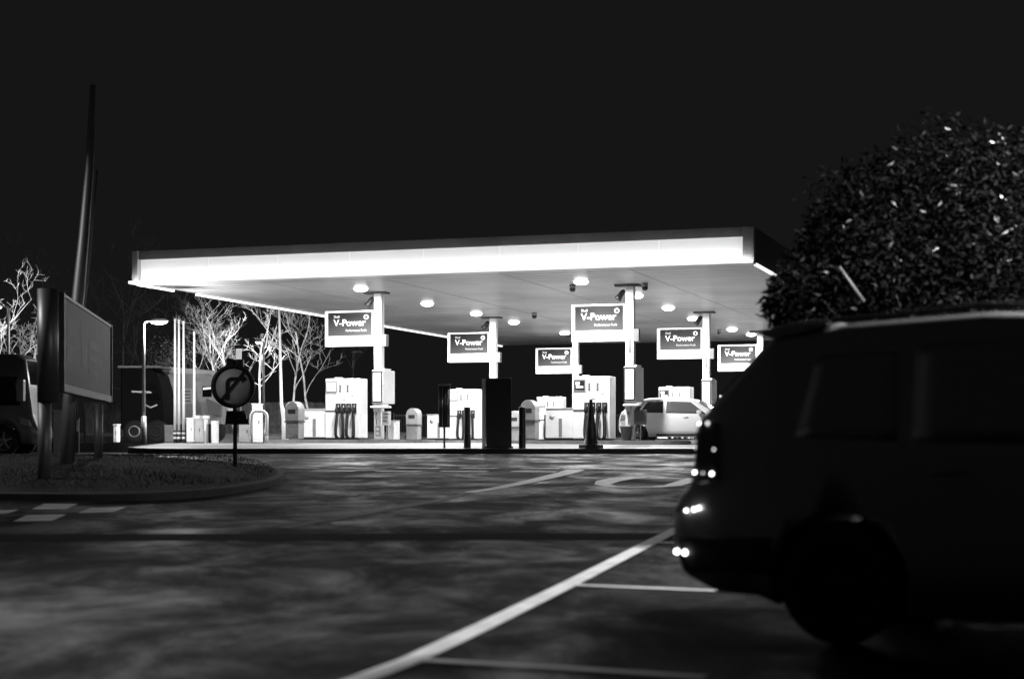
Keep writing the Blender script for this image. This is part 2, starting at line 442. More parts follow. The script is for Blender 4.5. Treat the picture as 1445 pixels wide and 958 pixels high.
# columns
where = ['front left column', 'second column of the left row', 'far column of the left row', 'tall front column right of centre', 'middle column of the right row', 'far column of the right row']
for i, (u, v) in enumerate(COLS):
    p = st(u, v); z0 = fz(p.y) + .1
    t = thing('canopy_column', 'white square steel column holding up the canopy, ' + where[i], 'column', (p.x, p.y, 0), -TH, 'columns under the canopy')
    mb = MB(); mb.box(-.135, .135, -.135, .135, z0, CEZ+.02); mb.bevel(.012); mb.build('shaft', WHITE, t)
    mb = MB(); mb.box(-.5, .32, -.2, .2, CEZ-.03, CEZ+.036); mb.build('top_plate', DGREY, t)
    mb = MB(); mb.box(-.19, .19, -.19, .19, z0-.01, z0+.04); mb.build('base_plate', MGREY, t)
    mb = MB(); mb.box(.138, .32, -.16, .08, E+3.32, E+3.72); mb.bevel(.01); mb.build('junction_box', MGREY, t)
    mb = MB(); mb.box(-.03, .06, -.145, -.137, E+2.95, E+3.45); mb.build('number_strip', MGREY, t)

# signs
def make_sign():
    t = thing('fuel_sign', '', 'sign', (0,0,0), -TH)
    xa, xb, za, zz = -1.98, -.15, E+3.34, E+4.56
    mb = MB(); mb.box(xa, xb, -.13, .13, za, zz); mb.bevel(.02); mb.build('case', LITW, t)
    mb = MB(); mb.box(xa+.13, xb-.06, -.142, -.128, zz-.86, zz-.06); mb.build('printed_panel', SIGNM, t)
    fr = MB()
    for a in ((xa+.11, xb-.04, zz-.06, zz-.045), (xa+.11, xb-.04, zz-.875, zz-.86)): fr.box(a[0], a[1], -.15, -.128, a[2], a[3])
    fr.box(xa+.115, xa+.13, -.15, -.128, zz-.86, zz-.06); fr.box(xb-.06, xb-.045, -.15, -.128, zz-.86, zz-.06)
    fr.build('panel_frame', LGREY, t)
    text('V-Power', .235, 'lettering', LETTER, t, xa+.34, -.146, zz-.52, bold=.004, sx=1.02)
    text('Shell', .085, 'lettering', LETTERS, t, xa+.345, -.146, zz-.24, bold=.0)
    text('Performance Fuels', .085, 'lettering', LETTERS, t, xb-.26, -.146, zz-.72, 'RIGHT', bold=-.006, sx=.88)
    mb = MB(); mb.lathe([(.05,-.153),(.085,-.153),(.085,-.14),(.05,-.14),(.05,-.153)], (xb-.27,0,zz-.23), axis='y'); mb.build('ring_symbol', LETTER, t)
    # pale scallop emblem: a disc of rays
    mb = MB(); pts = []; c = (xa+.24, zz-1.05)
    for k in range(0, 15):
        a = R(-30 + k*240/14); r = .085 if k % 2 == 0 else .072
        pts.append((c[0]+r*math.cos(a), c[1]+r*math.sin(a)+.01))
    pts.append((c[0], c[1]-.095))
    mb.prism(pts, -.14, -.131); mb.build('emblem', EMBL, t)
    for zq in (za+.15, zz-.21): mb = MB(); mb.box(xb, -.132, -.04, .04, zq, zq+.06); mb.build('bracket', GALV, t)
    return t
sl = ['leftmost lit fuel sign, on the front left column', 'lit fuel sign second from the left, above the dark notice board', 'smallest lit fuel sign, beside the far left-row column', 'largest lit fuel sign, on the tall front column', 'lit fuel sign above the white car', 'rightmost lit fuel sign, cut off by the dark parked car']
sg = None
for i, (u, v) in enumerate(COLS):
    t = sg = make_sign() if sg is None else sg
    if i: t = copy_tree(sg)
    p = st(u, v); t.location = (p.x, p.y, 0); t['label'] = sl[i]; t['group'] = 'lit fuel signs on the canopy columns'

# spotlights
for i in (0, 1, 3, 4):
    p = st(*COLS[i])
    t = thing('spotlight', 'small black spotlight fixed at the top left of the ' + where[i], 'spotlight', (p.x, p.y, 0), -TH, 'black spotlights on the columns')
    mb = MB(); mb.tube([(-.14,0,E+4.98),(-.26,0,E+4.98)], .02, 8); mb.build('bracket', BLACK, t)
    mb = MB(); mb.tube([(-.2,-.02,E+5.0),(-.27,-.04,E+4.92),(-.36,-.07,E+4.78),(-.42,-.09,E+4.70)], [.06,.09,.10,.14], 14); mb.build('housing', BLACK, t)

# islands
for i, (u, v) in enumerate(COLS):
    p = st(u, v); z0 = fz(p.y)
    t = MB(); pts = []
    for k in range(-90, 91, 15): pts.append((1.3+.7*math.cos(R(k)), .7*math.sin(R(k))))
    for k in range(90, 271, 15): pts.append((-3.6+.7*math.cos(R(k)), .7*math.sin(R(k))))
    t.slab(pts, z0-.3, z0+.12); bmesh.ops.bevel(t.bm, geom=[e for e in t.bm.edges if all(vv.co.z > z0 for vv in e.verts)], offset=.025, segments=2, affect='EDGES')
    o = t.build('pump_island', KERBM); o.location = (p.x, p.y, 0); o.rotation_euler = (0,0,-TH); struct(o)

# pumps
def make_pump(closed=False):
    t = thing('fuel_pump', '', 'fuel pump', (0,0,0), -TH)
    mb = MB(); mb.box(-1.86,-.6,-.35,.4,.06,2.1); mb.bevel(.025); mb.build('body', WHITE, t)
    mb = MB(); mb.box(-2.82,-1.865,-.30,.34,.08,1.04); mb.bevel(.015); cb = mb.build('side_cabinet', OFFW, t)
    mb = MB(); mb.box(-2.84,-1.868,-.32,.36,1.042,1.075); mb.build('lid', LGREY, cb)
    mb = MB(); mb.box(-2.36,-2.25,-.309,-.301,.1,.72); mb.build('stripe', MGREY, cb)
    mb = MB(); mb.lathe([(.0,-.308),(.085,-.308),(.085,-.3),(.0,-.3)], (-2.6,0,.78), axis='y'); mb.build('emblem', LGREY, cb)
    mb = MB(); mb.box(-2.8,-.62,-.27,.3,0,.085); mb.build('plinth', BLACK, t)
    mb = MB(); mb.box(-1.84,-1.42,-.375,-.352,1.62,2.0); sc = mb.build('display_frame', MGREY, t)
    mb = MB(); mb.box(-1.80,-1.46,-.382,-.376,1.66,1.96); mb.build('screen', mat('pump_screen', .8, .3), sc)
    for x in (-1.30,-1.02):
        mb = MB(); mb.box(x-.05,x+.05,-.36,-.352,1.62,1.9); a = mb.build('price_window', LGREY, t)
        for k in range(3):
            mb = MB(); mb.box(x-.028,x+.028,-.366,-.361,1.65+k*.08,1.70+k*.08); mb.build('digit_panel', DGREY, a)
    mb = MB(); mb.box(-1.855,-1.42,-.362,-.352,.96,1.01); mb.build('trim_strip', DGREY, t)
    mb = MB(); mb.box(-1.2,-1.1,-.36,-.352,1.36,1.38); mb.box(-.9,-.8,-.36,-.352,1.5,1.52); mb.build('small_label', MGREY, t)
    for x in (-1.7, -1.5):
        pass
    mb = MB(); mb.box(-1.62,-1.40,-.1,.1,2.1,2.15); mb.build('roof_vent', OFFW, t)
    for k in range(4):
        x = -1.38 + k*.20
        mb = MB(); mb.box(x-.088,x+.088,-.372,-.352,.90,1.24); mb.build('nozzle_holster', BLACK, t)
        mb = MB()
        mb.tube([(x,-.40,1.17),(x-.015,-.46,1.09),(x-.01,-.47,.98),(x+.01,-.45,.86)], [.028,.045,.05,.03], 8)
        mb.tube([(x-.045,-.44,1.10),(x-.06,-.50,1.0),(x-.02,-.48,.9)], .013, 6)
        mb.build('nozzle', RUBBER, t)
        mb = MB(); pts = []
        for j in range(15):
            a = j/14
            pts.append((x + .035*math.sin(a*PI*1.1)*(1 if k % 2 else -1) + .03, -.45-.05*math.sin(a*PI), .88 - .80*math.sin(min(1,a*1.15)*PI/2)))
        mb.tube(pts, .036, 8); mb.tube([(q[0]-.07, q[1]+.03, q[2]) for q in pts], .024, 8)
        mb.build('hose', RUBBER, t)
        mb = MB(); mb.box(x-.035,x+.03,-.378,-.3725,1.10,1.18); mb.build('grade_label', OFFW, t)
    return t
pl = ['tall white fuel pump with low cabinet beside the rounded bin, below the leftmost sign', 'white fuel pump half hidden by the dark notice board and bollard', 'distant white fuel pump seen between the rounded bin and the nearer pump cabinet', 'tall white fuel pump with dark screen standing behind the traffic cone', 'white fuel pump whose top shows above the white car', 'far fuel pump behind the dark parked car']
pg = make_pump()
for i, (u, v) in enumerate(COLS[:6]):
    t = pg if i == 0 else copy_tree(pg)
    p = st(u, v); t.location = (p.x, p.y, fz(p.y)+.12); t['label'] = pl[i]; t['group'] = 'white fuel pumps on the islands'
    if i in (3, 4):
        for ch in t.children:
            if ch.name.startswith('display_frame'):
                c = ch.children[0]
                c.data = c.data.copy(); c.data.materials.clear(); c.data.materials.append(BLACK)
                mb = MB(); mb.box(-1.76,-1.62,-.388,-.3825,1.82,1.92); mb.box(-1.74,-1.5,-.388,-.3825,1.72,1.78); mb.build('screen_readout', LITW, ch)

# poster cabinets, shelves and notices on the columns
for i in (0, 3, 4):
    p = st(*COLS[i]); lb = where[i]
    t = thing('poster_cabinet', 'white cabinet with lit black-framed poster on the ' + lb, 'cabinet', (p.x, p.y, 0), -TH, 'poster cabinets on the columns')
    mb = MB(); mb.box(-.17,.24,-.24,.85,E+1.36,E+2.50); mb.bevel(.03); mb.build('case', OFFW, t)
    mb = MB()
    for a in ((-.165,.215,E+2.42,E+2.47),(-.165,.215,E+1.38,E+1.43)): mb.box(a[0],a[1],-.265,-.242,a[2],a[3])
    mb.box(-.165,-.125,-.265,-.242,E+1.43,E+2.42); mb.box(.175,.215,-.265,-.242,E+1.43,E+2.42); mb.build('frame', BLACK, t)
    mb = MB(); mb.box(-.125,.175,-.252,-.243,E+1.43,E+2.42); mb.build('poster', SCREENF, t)
    mb = MB(); mb.box(.15,.235,-.1,.5,E+2.47,E+2.56); mb.build('top_vent', WHITE, t)
    mb = MB(); mb.prism([(-.16,E+1.33),(.42,E+1.33),(.42,E+1.22),(.1,E+1.2),(.0,E+.8),(-.05,E+.8)], -.22, -.14); mb.build('bracket', LGREY, t)
    mb = MB(); mb.box(-.13,.42,-.5,.1,E+1.20,E+1.27) ; mb.bevel(.02); mb.build('shelf', OFFW, t)
for i, dk in ((0, LGREY), (3, DGREY)):
    p = st(*COLS[i]); 
    t = thing('notice_board', ('small grey notice' if i == 0 else 'square dark notice') + ' on a thin post beside the ' + where[i], 'notice', (p.x, p.y, 0), -TH)
    x0, x1 = (.24,.56) if i == 0 else (.2,.62)
    mb = MB(); mb.box(x0,x1,-.32,-.29,E+.6,E+1.08); mb.bevel(.008); mb.build('plate', dk, t)
    mb = MB(); mb.tube([((x0+x1)/2,-.27,E+.1),((x0+x1)/2,-.27,E+.95)], .02, 8); mb.build('post', GALV, t)
    if i == 0:
        for k in range(3):
            mb = MB(); mb.box(x0+.05+.0*k,x1-.05-.05*k,-.326,-.3205,E+.98-k*.12,E+1.01-k*.12); mb.build('printed_line', DGREY, t)
for i, dk in ((0, 0), (3, 1), (4, 2)):
    p = st(*COLS[i]); z0 = fz(p.y)+.12
    t = thing('squeegee_holder', 'small printed card and squeegee holder low on the ' + where[i], 'holder', (p.x, p.y, 0), -TH, 'squeegee holders on the columns')
    mb = MB(); mb.box(-.06,.1,-.18,-.14,z0+.12,z0+.46); mb.bevel(.006); c = mb.build('card', MGREY, t)
    mb = MB(); mb.box(-.035,.075,-.186,-.182,z0+.30,z0+.42); mb.box(-.035,.075,-.186,-.182,z0+.16,z0+.26); mb.build('print', OFFW, c)
    mb = MB(); mb.tube([(-.02,-.2,z0+.5),(-.02,-.2,z0+.85)], .014, 6); mb.box(-.05,.01,-.22,-.18,z0+.83,z0+.95); mb.build('squeegee', BLACK, t)
p = st(0, 0); z0 = fz(p.y)+.12
t = thing('white_box', 'low white box standing behind the small grey notice', 'box', (p.x+.52, p.y-.2, z0), -TH)
mb = MB(); mb.box(-.16,.16,-.15,.15,0,.62); mb.bevel(.02); mb.build('body', OFFW, t)
mb = MB(); mb.box(-.17,.17,-.16,.16,.625,.66); mb.build('lid', LGREY, t)

# bucket by column 4
p = P(884, 624, 55.2)
t = thing('bucket', 'dark plastic bucket on the kerb at the foot of the tall front column', 'bucket', (p.x, p.y, fz(p.y)+.12))
mb = MB(); mb.lathe([(0,0),(.15,0),(.2,.42),(.225,.43),(.225,.47),(.19,.47),(.14,.05),(0,.05)]); mb.build('tub', DGREY, t)
mb = MB(); mb.tube([(.2*math.cos(a), -.02, .42-.12*math.sin(a)) for a in [PI*k/12 for k in range(13)]], .008, 6); mb.build('handle', GALV, t)

# rounded bins
def make_bin():
    t = thing('litter_bin', '', 'bin', (0,0,0), -TH)
    pts = [(-.24,0),(-.24,.95)] + [(-.24+.24+.24*math.cos(a)*-1, .95+.3*math.sin(a)) for a in [PI*k/12 for k in range(1,12)]] + [(.24,.95),(.24,0)]
    mb = MB(); mb.prism([q for q in pts if q[1] <= .62] + [], -.22, .22) if False else None
    low = [(-.23,.04),(-.23,.56),(.23,.56),(.23,.04)]
    mb = MB(); mb.prism(low, -.22, .22); mb.bevel(.03); mb.build('base', DGREY if False else MGREY, t)
    hi = [(-.235,.62),(-.235,.98)] + [(-.235+.05*0+ (0.235-.235*math.cos(a)), .98+.26*math.sin(a)) for a in [PI*k/12 for k in range(1,12)]] + [(.235,.98),(.235,.62)]
    mb = MB(); mb.prism(hi, -.24, .24); mb.bevel(.02); hood = mb.build('hood', GALV, t)
    mb = MB(); mb.box(-.13,.13,-.25,-.242,.84,.98); mb.bevel(.003); mb.build('slot', BLACK, hood)
    mb = MB(); mb.box(-.245,.245,-.25,.25,.562,.618); mb.build('band', DGREY, t)
    return t
bg = None
for x, yb, Y, lb in ((416,620,57.2,'rounded metal bin left of the first fuel pump'),(584,620,68.5,'rounded metal bin standing before the railings right of the first column'),(748,620,56.5,'rounded metal bin behind the dark bollard right of the black slab'),(728,620,69,'distant rounded bin between the black slab and the nearer bin')):
    t = bg = make_bin() if bg is None else bg
    if t['label'] != '': t = copy_tree(bg)
    p = P(x, yb, Y); t.location = (p.x, p.y, fz(Y)+.005 if Y > 60 and x == 728 else fz(Y)+.1); t['label'] = lb; t['group'] = 'rounded bins'
    k = ((620-563)/F*Y)/1.24 if x == 748 else 1.05
    t.scale = (k, k, k)

# ------------------------------------------------------------------ items along the forecourt front edge
Yf = 50.6
def zf(): return fz(Yf)
p = P(627, 630, Yf)
t = thing('notice_board', 'tall narrow dark board with ribbed face on a single thin post at the forecourt edge', 'notice board', (p.x, Yf, zf()))
mb = MB(); mb.tube([(0,.03,0),(0,.03,1.9)], .032, 10); mb.build('post', BLACK, t)
mb = MB()
mb.box(-.17,.17,-.05,.05,.62,1.86); mb.bevel(.02); b_ = mb.build('board', mat('dark_board', .035, .3), t)
for x in (-.13,-.055,.03,.11):
    mb = MB(); mb.tube([(x,-.058,.68),(x,-.058,1.78)], .014, 6); mb.build('rib', GALV if x in (-.055,.11) else DGREY, b_)
mb = MB(); mb.box(-.185,.185,-.06,.06,1.87,1.92); mb.build('cap', GALV, t)
for x, lb in ((659.5,'grey-topped bollard left of the black slab'),(737,'black bollard right of the black slab')):
    p = P(x, 630, Yf)
    t = thing('bollard', lb, 'bollard', (p.x, Yf-.1, zf()), 0, 'bollards at the forecourt edge')
    mb = MB(); mb.lathe([(0,1.22),(.085,1.22),(.1,1.2),(.1,.42)]); mb.build('upper', DGREY if x < 700 else BLACK, t)
    mb = MB(); mb.lathe([(.1,.418),(.105,.41),(.105,0)]); mb.build('lower', BLACK, t)
p = P(704, 632, Yf)
t = thing('pylon_sign_base', 'broad black slab standing at the forecourt edge with a white left edge', 'pylon', (p.x, Yf, zf()))
mb = MB(); mb.box(-.38,.38,-.14,.14,0,2.08); mb.bevel(.012); mb.build('slab', mat('black_slab', .03, .6), t)
mb = MB(); mb.box(-.50,-.39,-.10,.16,.0,2.06); mb.build('edge_panel', WHITE, t)
mb = MB(); mb.box(-.42,.42,-.18,.18,-.02,.06); mb.build('plinth', BLACK, t)
p = P(834, 633, Yf-.1)
t = thing('traffic_cone', 'tall dark traffic cone standing at the forecourt edge before the fuel pump', 'cone', (p.x, Yf, zf()))
mb = MB(); mb.lathe([(.0,1.46),(.045,1.46),(.05,1.4),(.10,.95),(.165,.45),(.215,.13),(.26,.11)]); mb.build('cone', mat('cone_plastic', .012, .5), t)
mb = MB(); mb.slab([(.39*math.cos(R(a)), .39*math.sin(R(a))) for a in range(22, 382, 45)], 0, .11); mb.bevel(.015); mb.build('base', BLACK, t)
mb = MB(); mb.lathe([(.146,.60),(.118,.82)]); mb.build('sleeve', mat('dull_sleeve', .03, .5), t)

# ------------------------------------------------------------------ cars
def interp(tab, x):
    if x <= tab[0][0]: return tab[0][1]
    for (a, va), (b, vb) in zip(tab[:-1], tab[1:]):
        if a <= x <= b: return va + (vb-va)*(x-a)/(b-a) if b > a else vb
    return tab[-1][1]
class Car:
    """x: 0 rear .. L front; top / bottom / belt / half width tables"""
    def __init__(s, top, bot, belt, hw, roofin, xs): s.top, s.bot, s.belt, s.hw, s.ri, s.xs = top, bot, belt, hw, roofin, xs
    def half(s, x):
        zt, zb_, zl = interp(s.top, x), interp(s.bot, x), interp(s.belt, x); w = interp(s.hw, x)
        zl = min(zl, zt-.03); wt = w - s.ri*max(0, zt-zl)
        rr = min(.1, (zt-zl)*.5)
        return [(0,zb_),(w-.14,zb_),(w-.04,zb_+.05),(w,zb_+.3*(zl-zb_)+.0),(w,zb_+.6*(zl-zb_)),(w-.02,zl-.05*min(1,(zl-zb_))),(w-.035,zl),
                (wt+rr*.15,zt-rr),(wt-.03,zt-rr*.4),(wt-.1,zt-.012),(wt*.5,zt+.006),(0,zt+.012)]
    def side(s, x, z):
        h = s.half(x)
        for a, b in zip(h[1:-1], h[2:]):
            if a[1] <= z <= b[1] and b[1] > a[1]: return a[0] + (b[0]-a[0])*(z-a[1])/(b[1]-a[1])
        return h[-3][0]
    def body(s, m, parent, wheels, wr):
        mb = MB(); prev = None
        for x in s.xs:
            h = s.half(x); r_ = [(y, z) for y, z in h] + [(-y, z) for y, z in h[-2:0:-1]]
            rg = [mb.bm.verts.new((x, y, z)) for y, z in r_]; n = len(rg)
            if prev:
                for i in range(n):
                    f = mb.bm.faces.new((prev[i], prev[(i+1)%n], rg[(i+1)%n], rg[i])); f.smooth = True
            else: mb.bm.faces.new(rg)
            prev = rg
        mb.bm.faces.new(prev[::-1])
        o = mb.build('body', m, parent)
        W = max(w for _, w in s.hw)
        for wx in wheels:
            c = MB(); c.tube([(wx,-W-.1,wr),(wx,W+.1,wr)], wr+.06, 32); co = c.build('cut', m)
            md = o.modifiers.new('b', 'BOOLEAN'); md.object = co; md.operation = 'DIFFERENCE'; md.solver = 'EXACT'
            co.parent = parent
            bpy.context.view_layer.update()
            dg = bpy.context.evaluated_depsgraph_get(); me = bpy.data.meshes.new_from_object(o.evaluated_get(dg))
            o.modifiers.clear(); o.data = me; bpy.data.objects.remove(co)
        mb = MB()
        for wx in wheels: mb.tube([(wx,-W+.32,wr+.02),(wx,W-.32,wr+.02)], wr+.05, 24)
        return o
    def wheels(s, parent, wheels, wr, rimm):
        W = max(w for _, w in s.hw)
        for wx in wheels:
            for sd in (-1, 1):
                y1 = sd*(W-.015); y0 = sd*(W-.24)
                mb = MB(); mb.lathe([(wr*.66,y1),(wr*.8,y1+sd*.005),(wr*.95,y1-sd*.01),(wr,y1-sd*.04),(wr,y0),(wr*.9,y0-sd*.01),(wr*.6,y0)], (wx,0,wr), 32, 'y'); w_ = mb.build('wheel', RUBBER, parent)
                mb = MB(); mb.lathe([(0,y1-sd*.03),(.05,y1-sd*.025),(.07,y1-sd*.05)], (wx,0,wr), 24, 'y')
                mb.lathe([(wr*.60,y1-sd*.06),(wr*.655,y1-sd*.004),(wr*.67,y1-sd*.01)], (wx,0,wr), 32, 'y')
                for k in range(5):
                    a = 2*PI*k/5+.3; ca, sa = math.cos(a), math.sin(a)
                    q = [(.05,-.04),(wr*.63,-.025),(wr*.63,.025),(.05,.04)]
                    yy = y1-sd*.03
                    f0 = [mb.bm.verts.new((wx+ca*u_-sa*v_, yy, wr+sa*u_+ca*v_)) for u_, v_ in q]; mb.bm.faces.new(f0)
                    f1 = [mb.bm.verts.new((wx+ca*u_-sa*v_, yy-sd*.03, wr+sa*u_+ca*v_)) for u_, v_ in q]; mb.bm.faces.new(f1)
                    for i in range(4): mb.bm.faces.new((f0[i], f0[(i+1)%4], f1[(i+1)%4], f1[i]))
                mb.build('rim', rimm, w_)
                mb = MB(); mb.lathe([(0,y0+sd*.06),(wr*.64,y0+sd*.06)], (wx,0,wr), 24, 'y'); mb.build('brake_disc', DGREY, w_)
    def pane(s, name, corners, m, parent, off=.008, n=6, both=True):
        """corners (x,z) quad bl, br, tr, tl laid on the body side"""
        out = []
        for sd in ((-1, 1) if both else (-1,)):
            mb = MB(); g = []
            for i in range(n+1):
                row = []
                for j in range(n+1):
                    a, b = i/n, j/n
                    x = (1-a)*(1-b)*corners[0][0] + a*(1-b)*corners[1][0] + a*b*corners[2][0] + (1-a)*b*corners[3][0]
                    z = (1-a)*(1-b)*corners[0][1] + a*(1-b)*corners[1][1] + a*b*corners[2][1] + (1-a)*b*corners[3][1]
                    row.append(mb.bm.verts.new((x, sd*(s.side(x, z)+off), z)))
                g.append(row)
            for i in range(n):
                for j in range(n): f = mb.bm.faces.new((g[i][j], g[i+1][j], g[i+1][j+1], g[i][j+1])); f.smooth = True
            # a rim of thickness going inward
            bd = [g[i][0] for i in range(n+1)] + [g[n][j] for j in range(1, n+1)] + [g[i][n] for i in range(n-1,-1,-1)] + [g[0][j] for j in range(n-1,0,-1)]
            inn = [mb.bm.verts.new((v.co.x, v.co.y-sd*(off+.004), v.co.z)) for v in bd]
            for i in range(len(bd)): mb.bm.faces.new((bd[i], bd[(i+1)%len(bd)], inn[(i+1)%len(bd)], inn[i]))
            out.append(mb.build(name, m, parent))
        return out
    def crosspane(s, name, x0, x1, m, parent, inset=.16, off=.012, n=8, z_from=None):
        """glass over a sloping front / rear between two x stations"""
        mb = MB(); g = []
        for i in range(n+1):
            x = x0+(x1-x0)*i/n; zt = interp(s.top, x); zl = min(interp(s.belt, x), zt-.03)
            w = interp(s.hw, x) - s.ri*max(0, zt-zl) - inset
            g.append([mb.bm.verts.new((x, w*(j/n*2-1), zt+.012+off)) for j in range(n+1)])
        for i in range(n):
            for j in range(n): f = mb.bm.faces.new((g[i][j], g[i+1][j], g[i+1][j+1], g[i][j+1])); f.smooth = True
        return mb.build(name, m, parent)
    def seam(s, name, xz, m, parent, w=.008, off=.004):
        for sd in (-1, 1):
            mb = MB()
            for (xa, za), (xb, zb2) in zip(xz[:-1], xz[1:]):
                d = Vector((xb-xa, zb2-za)).normalized(); nx, nz = -d.y*w/2, d.x*w/2
                mb.quad(*[(x, sd*(s.side(x, z)+off), z) for x, z in ((xa-nx, za-nz), (xa+nx, za+nz), (xb+nx, zb2+nz), (xb-nx, zb2-nz))])
            mb.build(name, m, parent)

def xs_of(*tabs, L=0, step=.12):
    s = set()
    for t in tabs:
        for a in t: s.add(round(a[0], 4))
    x = 0
    while x < L: s.add(round(x, 4)); x += step
    return sorted(x for x in s if 0 <= x <= L)

# the big black car at the right, heading right, rear at the left
Ls = 4.75
top = [(0,.79),(.04,.86),(.11,.93),(.125,1.26),(.16,1.36),(.50,1.76),(.56,1.82),(1.0,1.90),(1.8,1.95),(2.6,1.93),(3.0,1.85),(3.65,1.22),(4.2,1.12),(4.6,.98),(4.72,.8),(Ls,.7)]
bot = [(0,.47),(.05,.36),(.25,.27),(.5,.26),(.72,.17),(4.2,.17),(4.65,.3),(Ls,.42)]
belt = [(0,.74),(.12,.88),(.14,1.15),(3.6,1.12),(Ls,.66)]
hw = [(0,.90),(.05,.93),(.25,.95),(4.0,.95),(4.5,.86),(Ls,.74)]
cs = Car(top, bot, belt, hw, .28, xs_of(top, bot, belt, hw, L=Ls))
ang = math.atan2(-.41, .91)
P0 = Vector((.97, 10.35, 0)); nrm = Vector((.41, .91, 0)); org = P0 + nrm*.95
t = thing('parked_car', 'large black car parked in the bay at the right with its rear to the left', 'car')
t.matrix_world = Matrix.Translation((org.x, org.y, .0218*org.y)) @ Matrix.Rotation(math.atan(.0218), 4, 'X') @ Matrix.Rotation(ang, 4, 'Z')
wx = (1.02, 3.78); wr = .36
cs.body(BLACKPAINT, t, wx, wr); cs.wheels(t, wx, wr, mat('dull_alloy', .02, .5, .5))
SUVGL = mat('tinted_glass', .34, .5, .9)
g_ = cs.pane('side_window', [(.75,1.22),(1.35,1.2),(1.32,1.72),(.85,1.70)], SUVGL, t)
g_ = cs.pane('side_window', [(1.43,1.2),(2.38,1.19),(2.38,1.80),(1.43,1.76)], SUVGL, t)
g_ = cs.pane('side_window', [(2.48,1.19),(3.42,1.18),(2.95,1.72),(2.48,1.79)], SUVGL, t)
cs.crosspane('rear_window', .17, .47, GLASSD, t); cs.crosspane('windscreen', 3.08, 3.58, GLASSD, t)
cs.seam('door_gap', [(1.39,.4),(1.39,1.17)], BLACK, t); cs.seam('door_gap', [(2.43,.36),(2.43,1.16)], BLACK, t); cs.seam('door_gap', [(3.36,.36),(3.40,1.14)], BLACK, t)
for sd in (-1, 1):
    # spoiler separate, roof rails, lamps, handles
    tl = cs.pane('tail_light', [(.128,.93),(.30,.95),(.27,1.30),(.17,1.30)], mat('dark_lamp_lens', .10, .2, coat=1), t, .014) if sd == -1 else None
    mb = MB(); mb.tube([(.62,sd*.66,1.845),(.85,sd*.66,1.90),(1.8,sd*.665,1.98),(2.6,sd*.66,1.965),(2.8,sd*.66,1.90)], .017, 8); mb.build('roof_rail', mat('rail_metal', .04, .5, .5), t)
    for hx in (1.55, 2.58):
        mb = MB(); yy = sd*(cs.side(hx, 1.02)+.03); mb.tube([(hx,yy-sd*.03,1.02),(hx+.03,yy,1.025),(hx+.17,yy,1.03),(hx+.2,yy-sd*.03,1.03)], .013, 8); mb.build('door_handle', BLACKPAINT, t)
    mb = MB(); mb.box(3.1,3.28,min(sd*.98,sd*1.16),max(sd*.98,sd*1.16),1.16,1.34); mb.bevel(.04); mi = mb.build('wing_mirror', BLACKPAINT, t)
    mb = MB(); mb.box(3.2,3.25,min(sd*.9,sd*.98),max(sd*.9,sd*.98),1.16,1.2); mb.build('stalk', BLACK, mi)
mb = MB(); mb.prism([(.44,1.845),(.56,1.80),(.9,1.885),(.9,1.91),(.7,1.905)], -.7, .7); mb.bevel(.006); mb.build('roof_spoiler', BLACKPAINT, t)
cs.pane('bumper_trim', [(.06,.40),(.62,.40),(.62,.62),(.03,.62)], mat('bumper_plastic', .03, .5), t, .012)
cs.pane('headlight', [(4.25,.80),(4.62,.74),(4.58,.86),(4.2,.98)], mat('clear_lamp_lens', .2, .1, coat=1), t, .014)
mb = MB(); mb.box(-.03,-.0,-.26,.26,.56,.68); mb.build('number_plate', mat('plate_grey', .2, .5), t)
# small glowing dots along the tail, painted in for reflected lamp glints
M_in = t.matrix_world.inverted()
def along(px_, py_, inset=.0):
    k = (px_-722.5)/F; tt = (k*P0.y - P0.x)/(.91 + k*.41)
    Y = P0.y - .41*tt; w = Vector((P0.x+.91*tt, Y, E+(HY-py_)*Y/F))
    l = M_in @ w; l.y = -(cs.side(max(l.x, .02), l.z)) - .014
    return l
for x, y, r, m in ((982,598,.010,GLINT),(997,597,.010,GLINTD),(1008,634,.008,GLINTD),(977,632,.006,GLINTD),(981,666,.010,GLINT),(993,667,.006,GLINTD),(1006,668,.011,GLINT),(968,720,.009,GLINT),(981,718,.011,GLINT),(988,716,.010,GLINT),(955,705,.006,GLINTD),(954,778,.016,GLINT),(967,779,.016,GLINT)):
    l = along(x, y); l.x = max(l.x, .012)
    mb = MB(); mb.lathe([(0,-r),(r*.7,-r*.7),(r,0),(r*.7,r*.7),(0,r)], (l.x,l.y,l.z), 10); mb.build('reflector' if y > 700 else 'tail_glint', m, t)  # the dots named reflector are painted lamp glints too

# the white car at the pump
Lw = 4.3
top = [(0,.78),(.03,.95),(.10,1.04),(.30,1.16),(.62,1.39),(.9,1.45),(1.5,1.49),(2.1,1.47),(2.5,1.40),(3.25,.98),(3.8,.90),(4.15,.78),(Lw,.62)]
bot = [(0,.36),(.1,.26),(.5,.2),(3.8,.2),(4.2,.24),(Lw,.34)]
belt = [(0,.72),(.1,.92),(.3,.96),(3.2,.9),(4.1,.7),(Lw,.55)]
hw = [(0,.74),(.1,.82),(.4,.87),(3.5,.87),(4.0,.80),(Lw,.62)]
cw = Car(top, bot, belt, hw, .36, xs_of(top, bot, belt, hw, L=Lw))
p = P(878, 622, 57.0)
o_ = Vector((p.x, p.y, 0)) + V*.3
t = thing('parked_car', 'white hatchback standing at the pump beyond the tall front column', 'car', (o_.x, o_.y, fz(60)), -TH)
t.scale = (1.0, 1.0, 1.02)
wx = (.66, 3.35); wr = .30
cw.body(WHITEPAINT, t, wx, wr); cw.wheels(t, wx, wr, mat('bright_alloy', .12, .4, .8))
cw.pane('side_window', [(.72,.99),(1.52,.97),(1.50,1.35),(.98,1.33)], GLASSD, t)
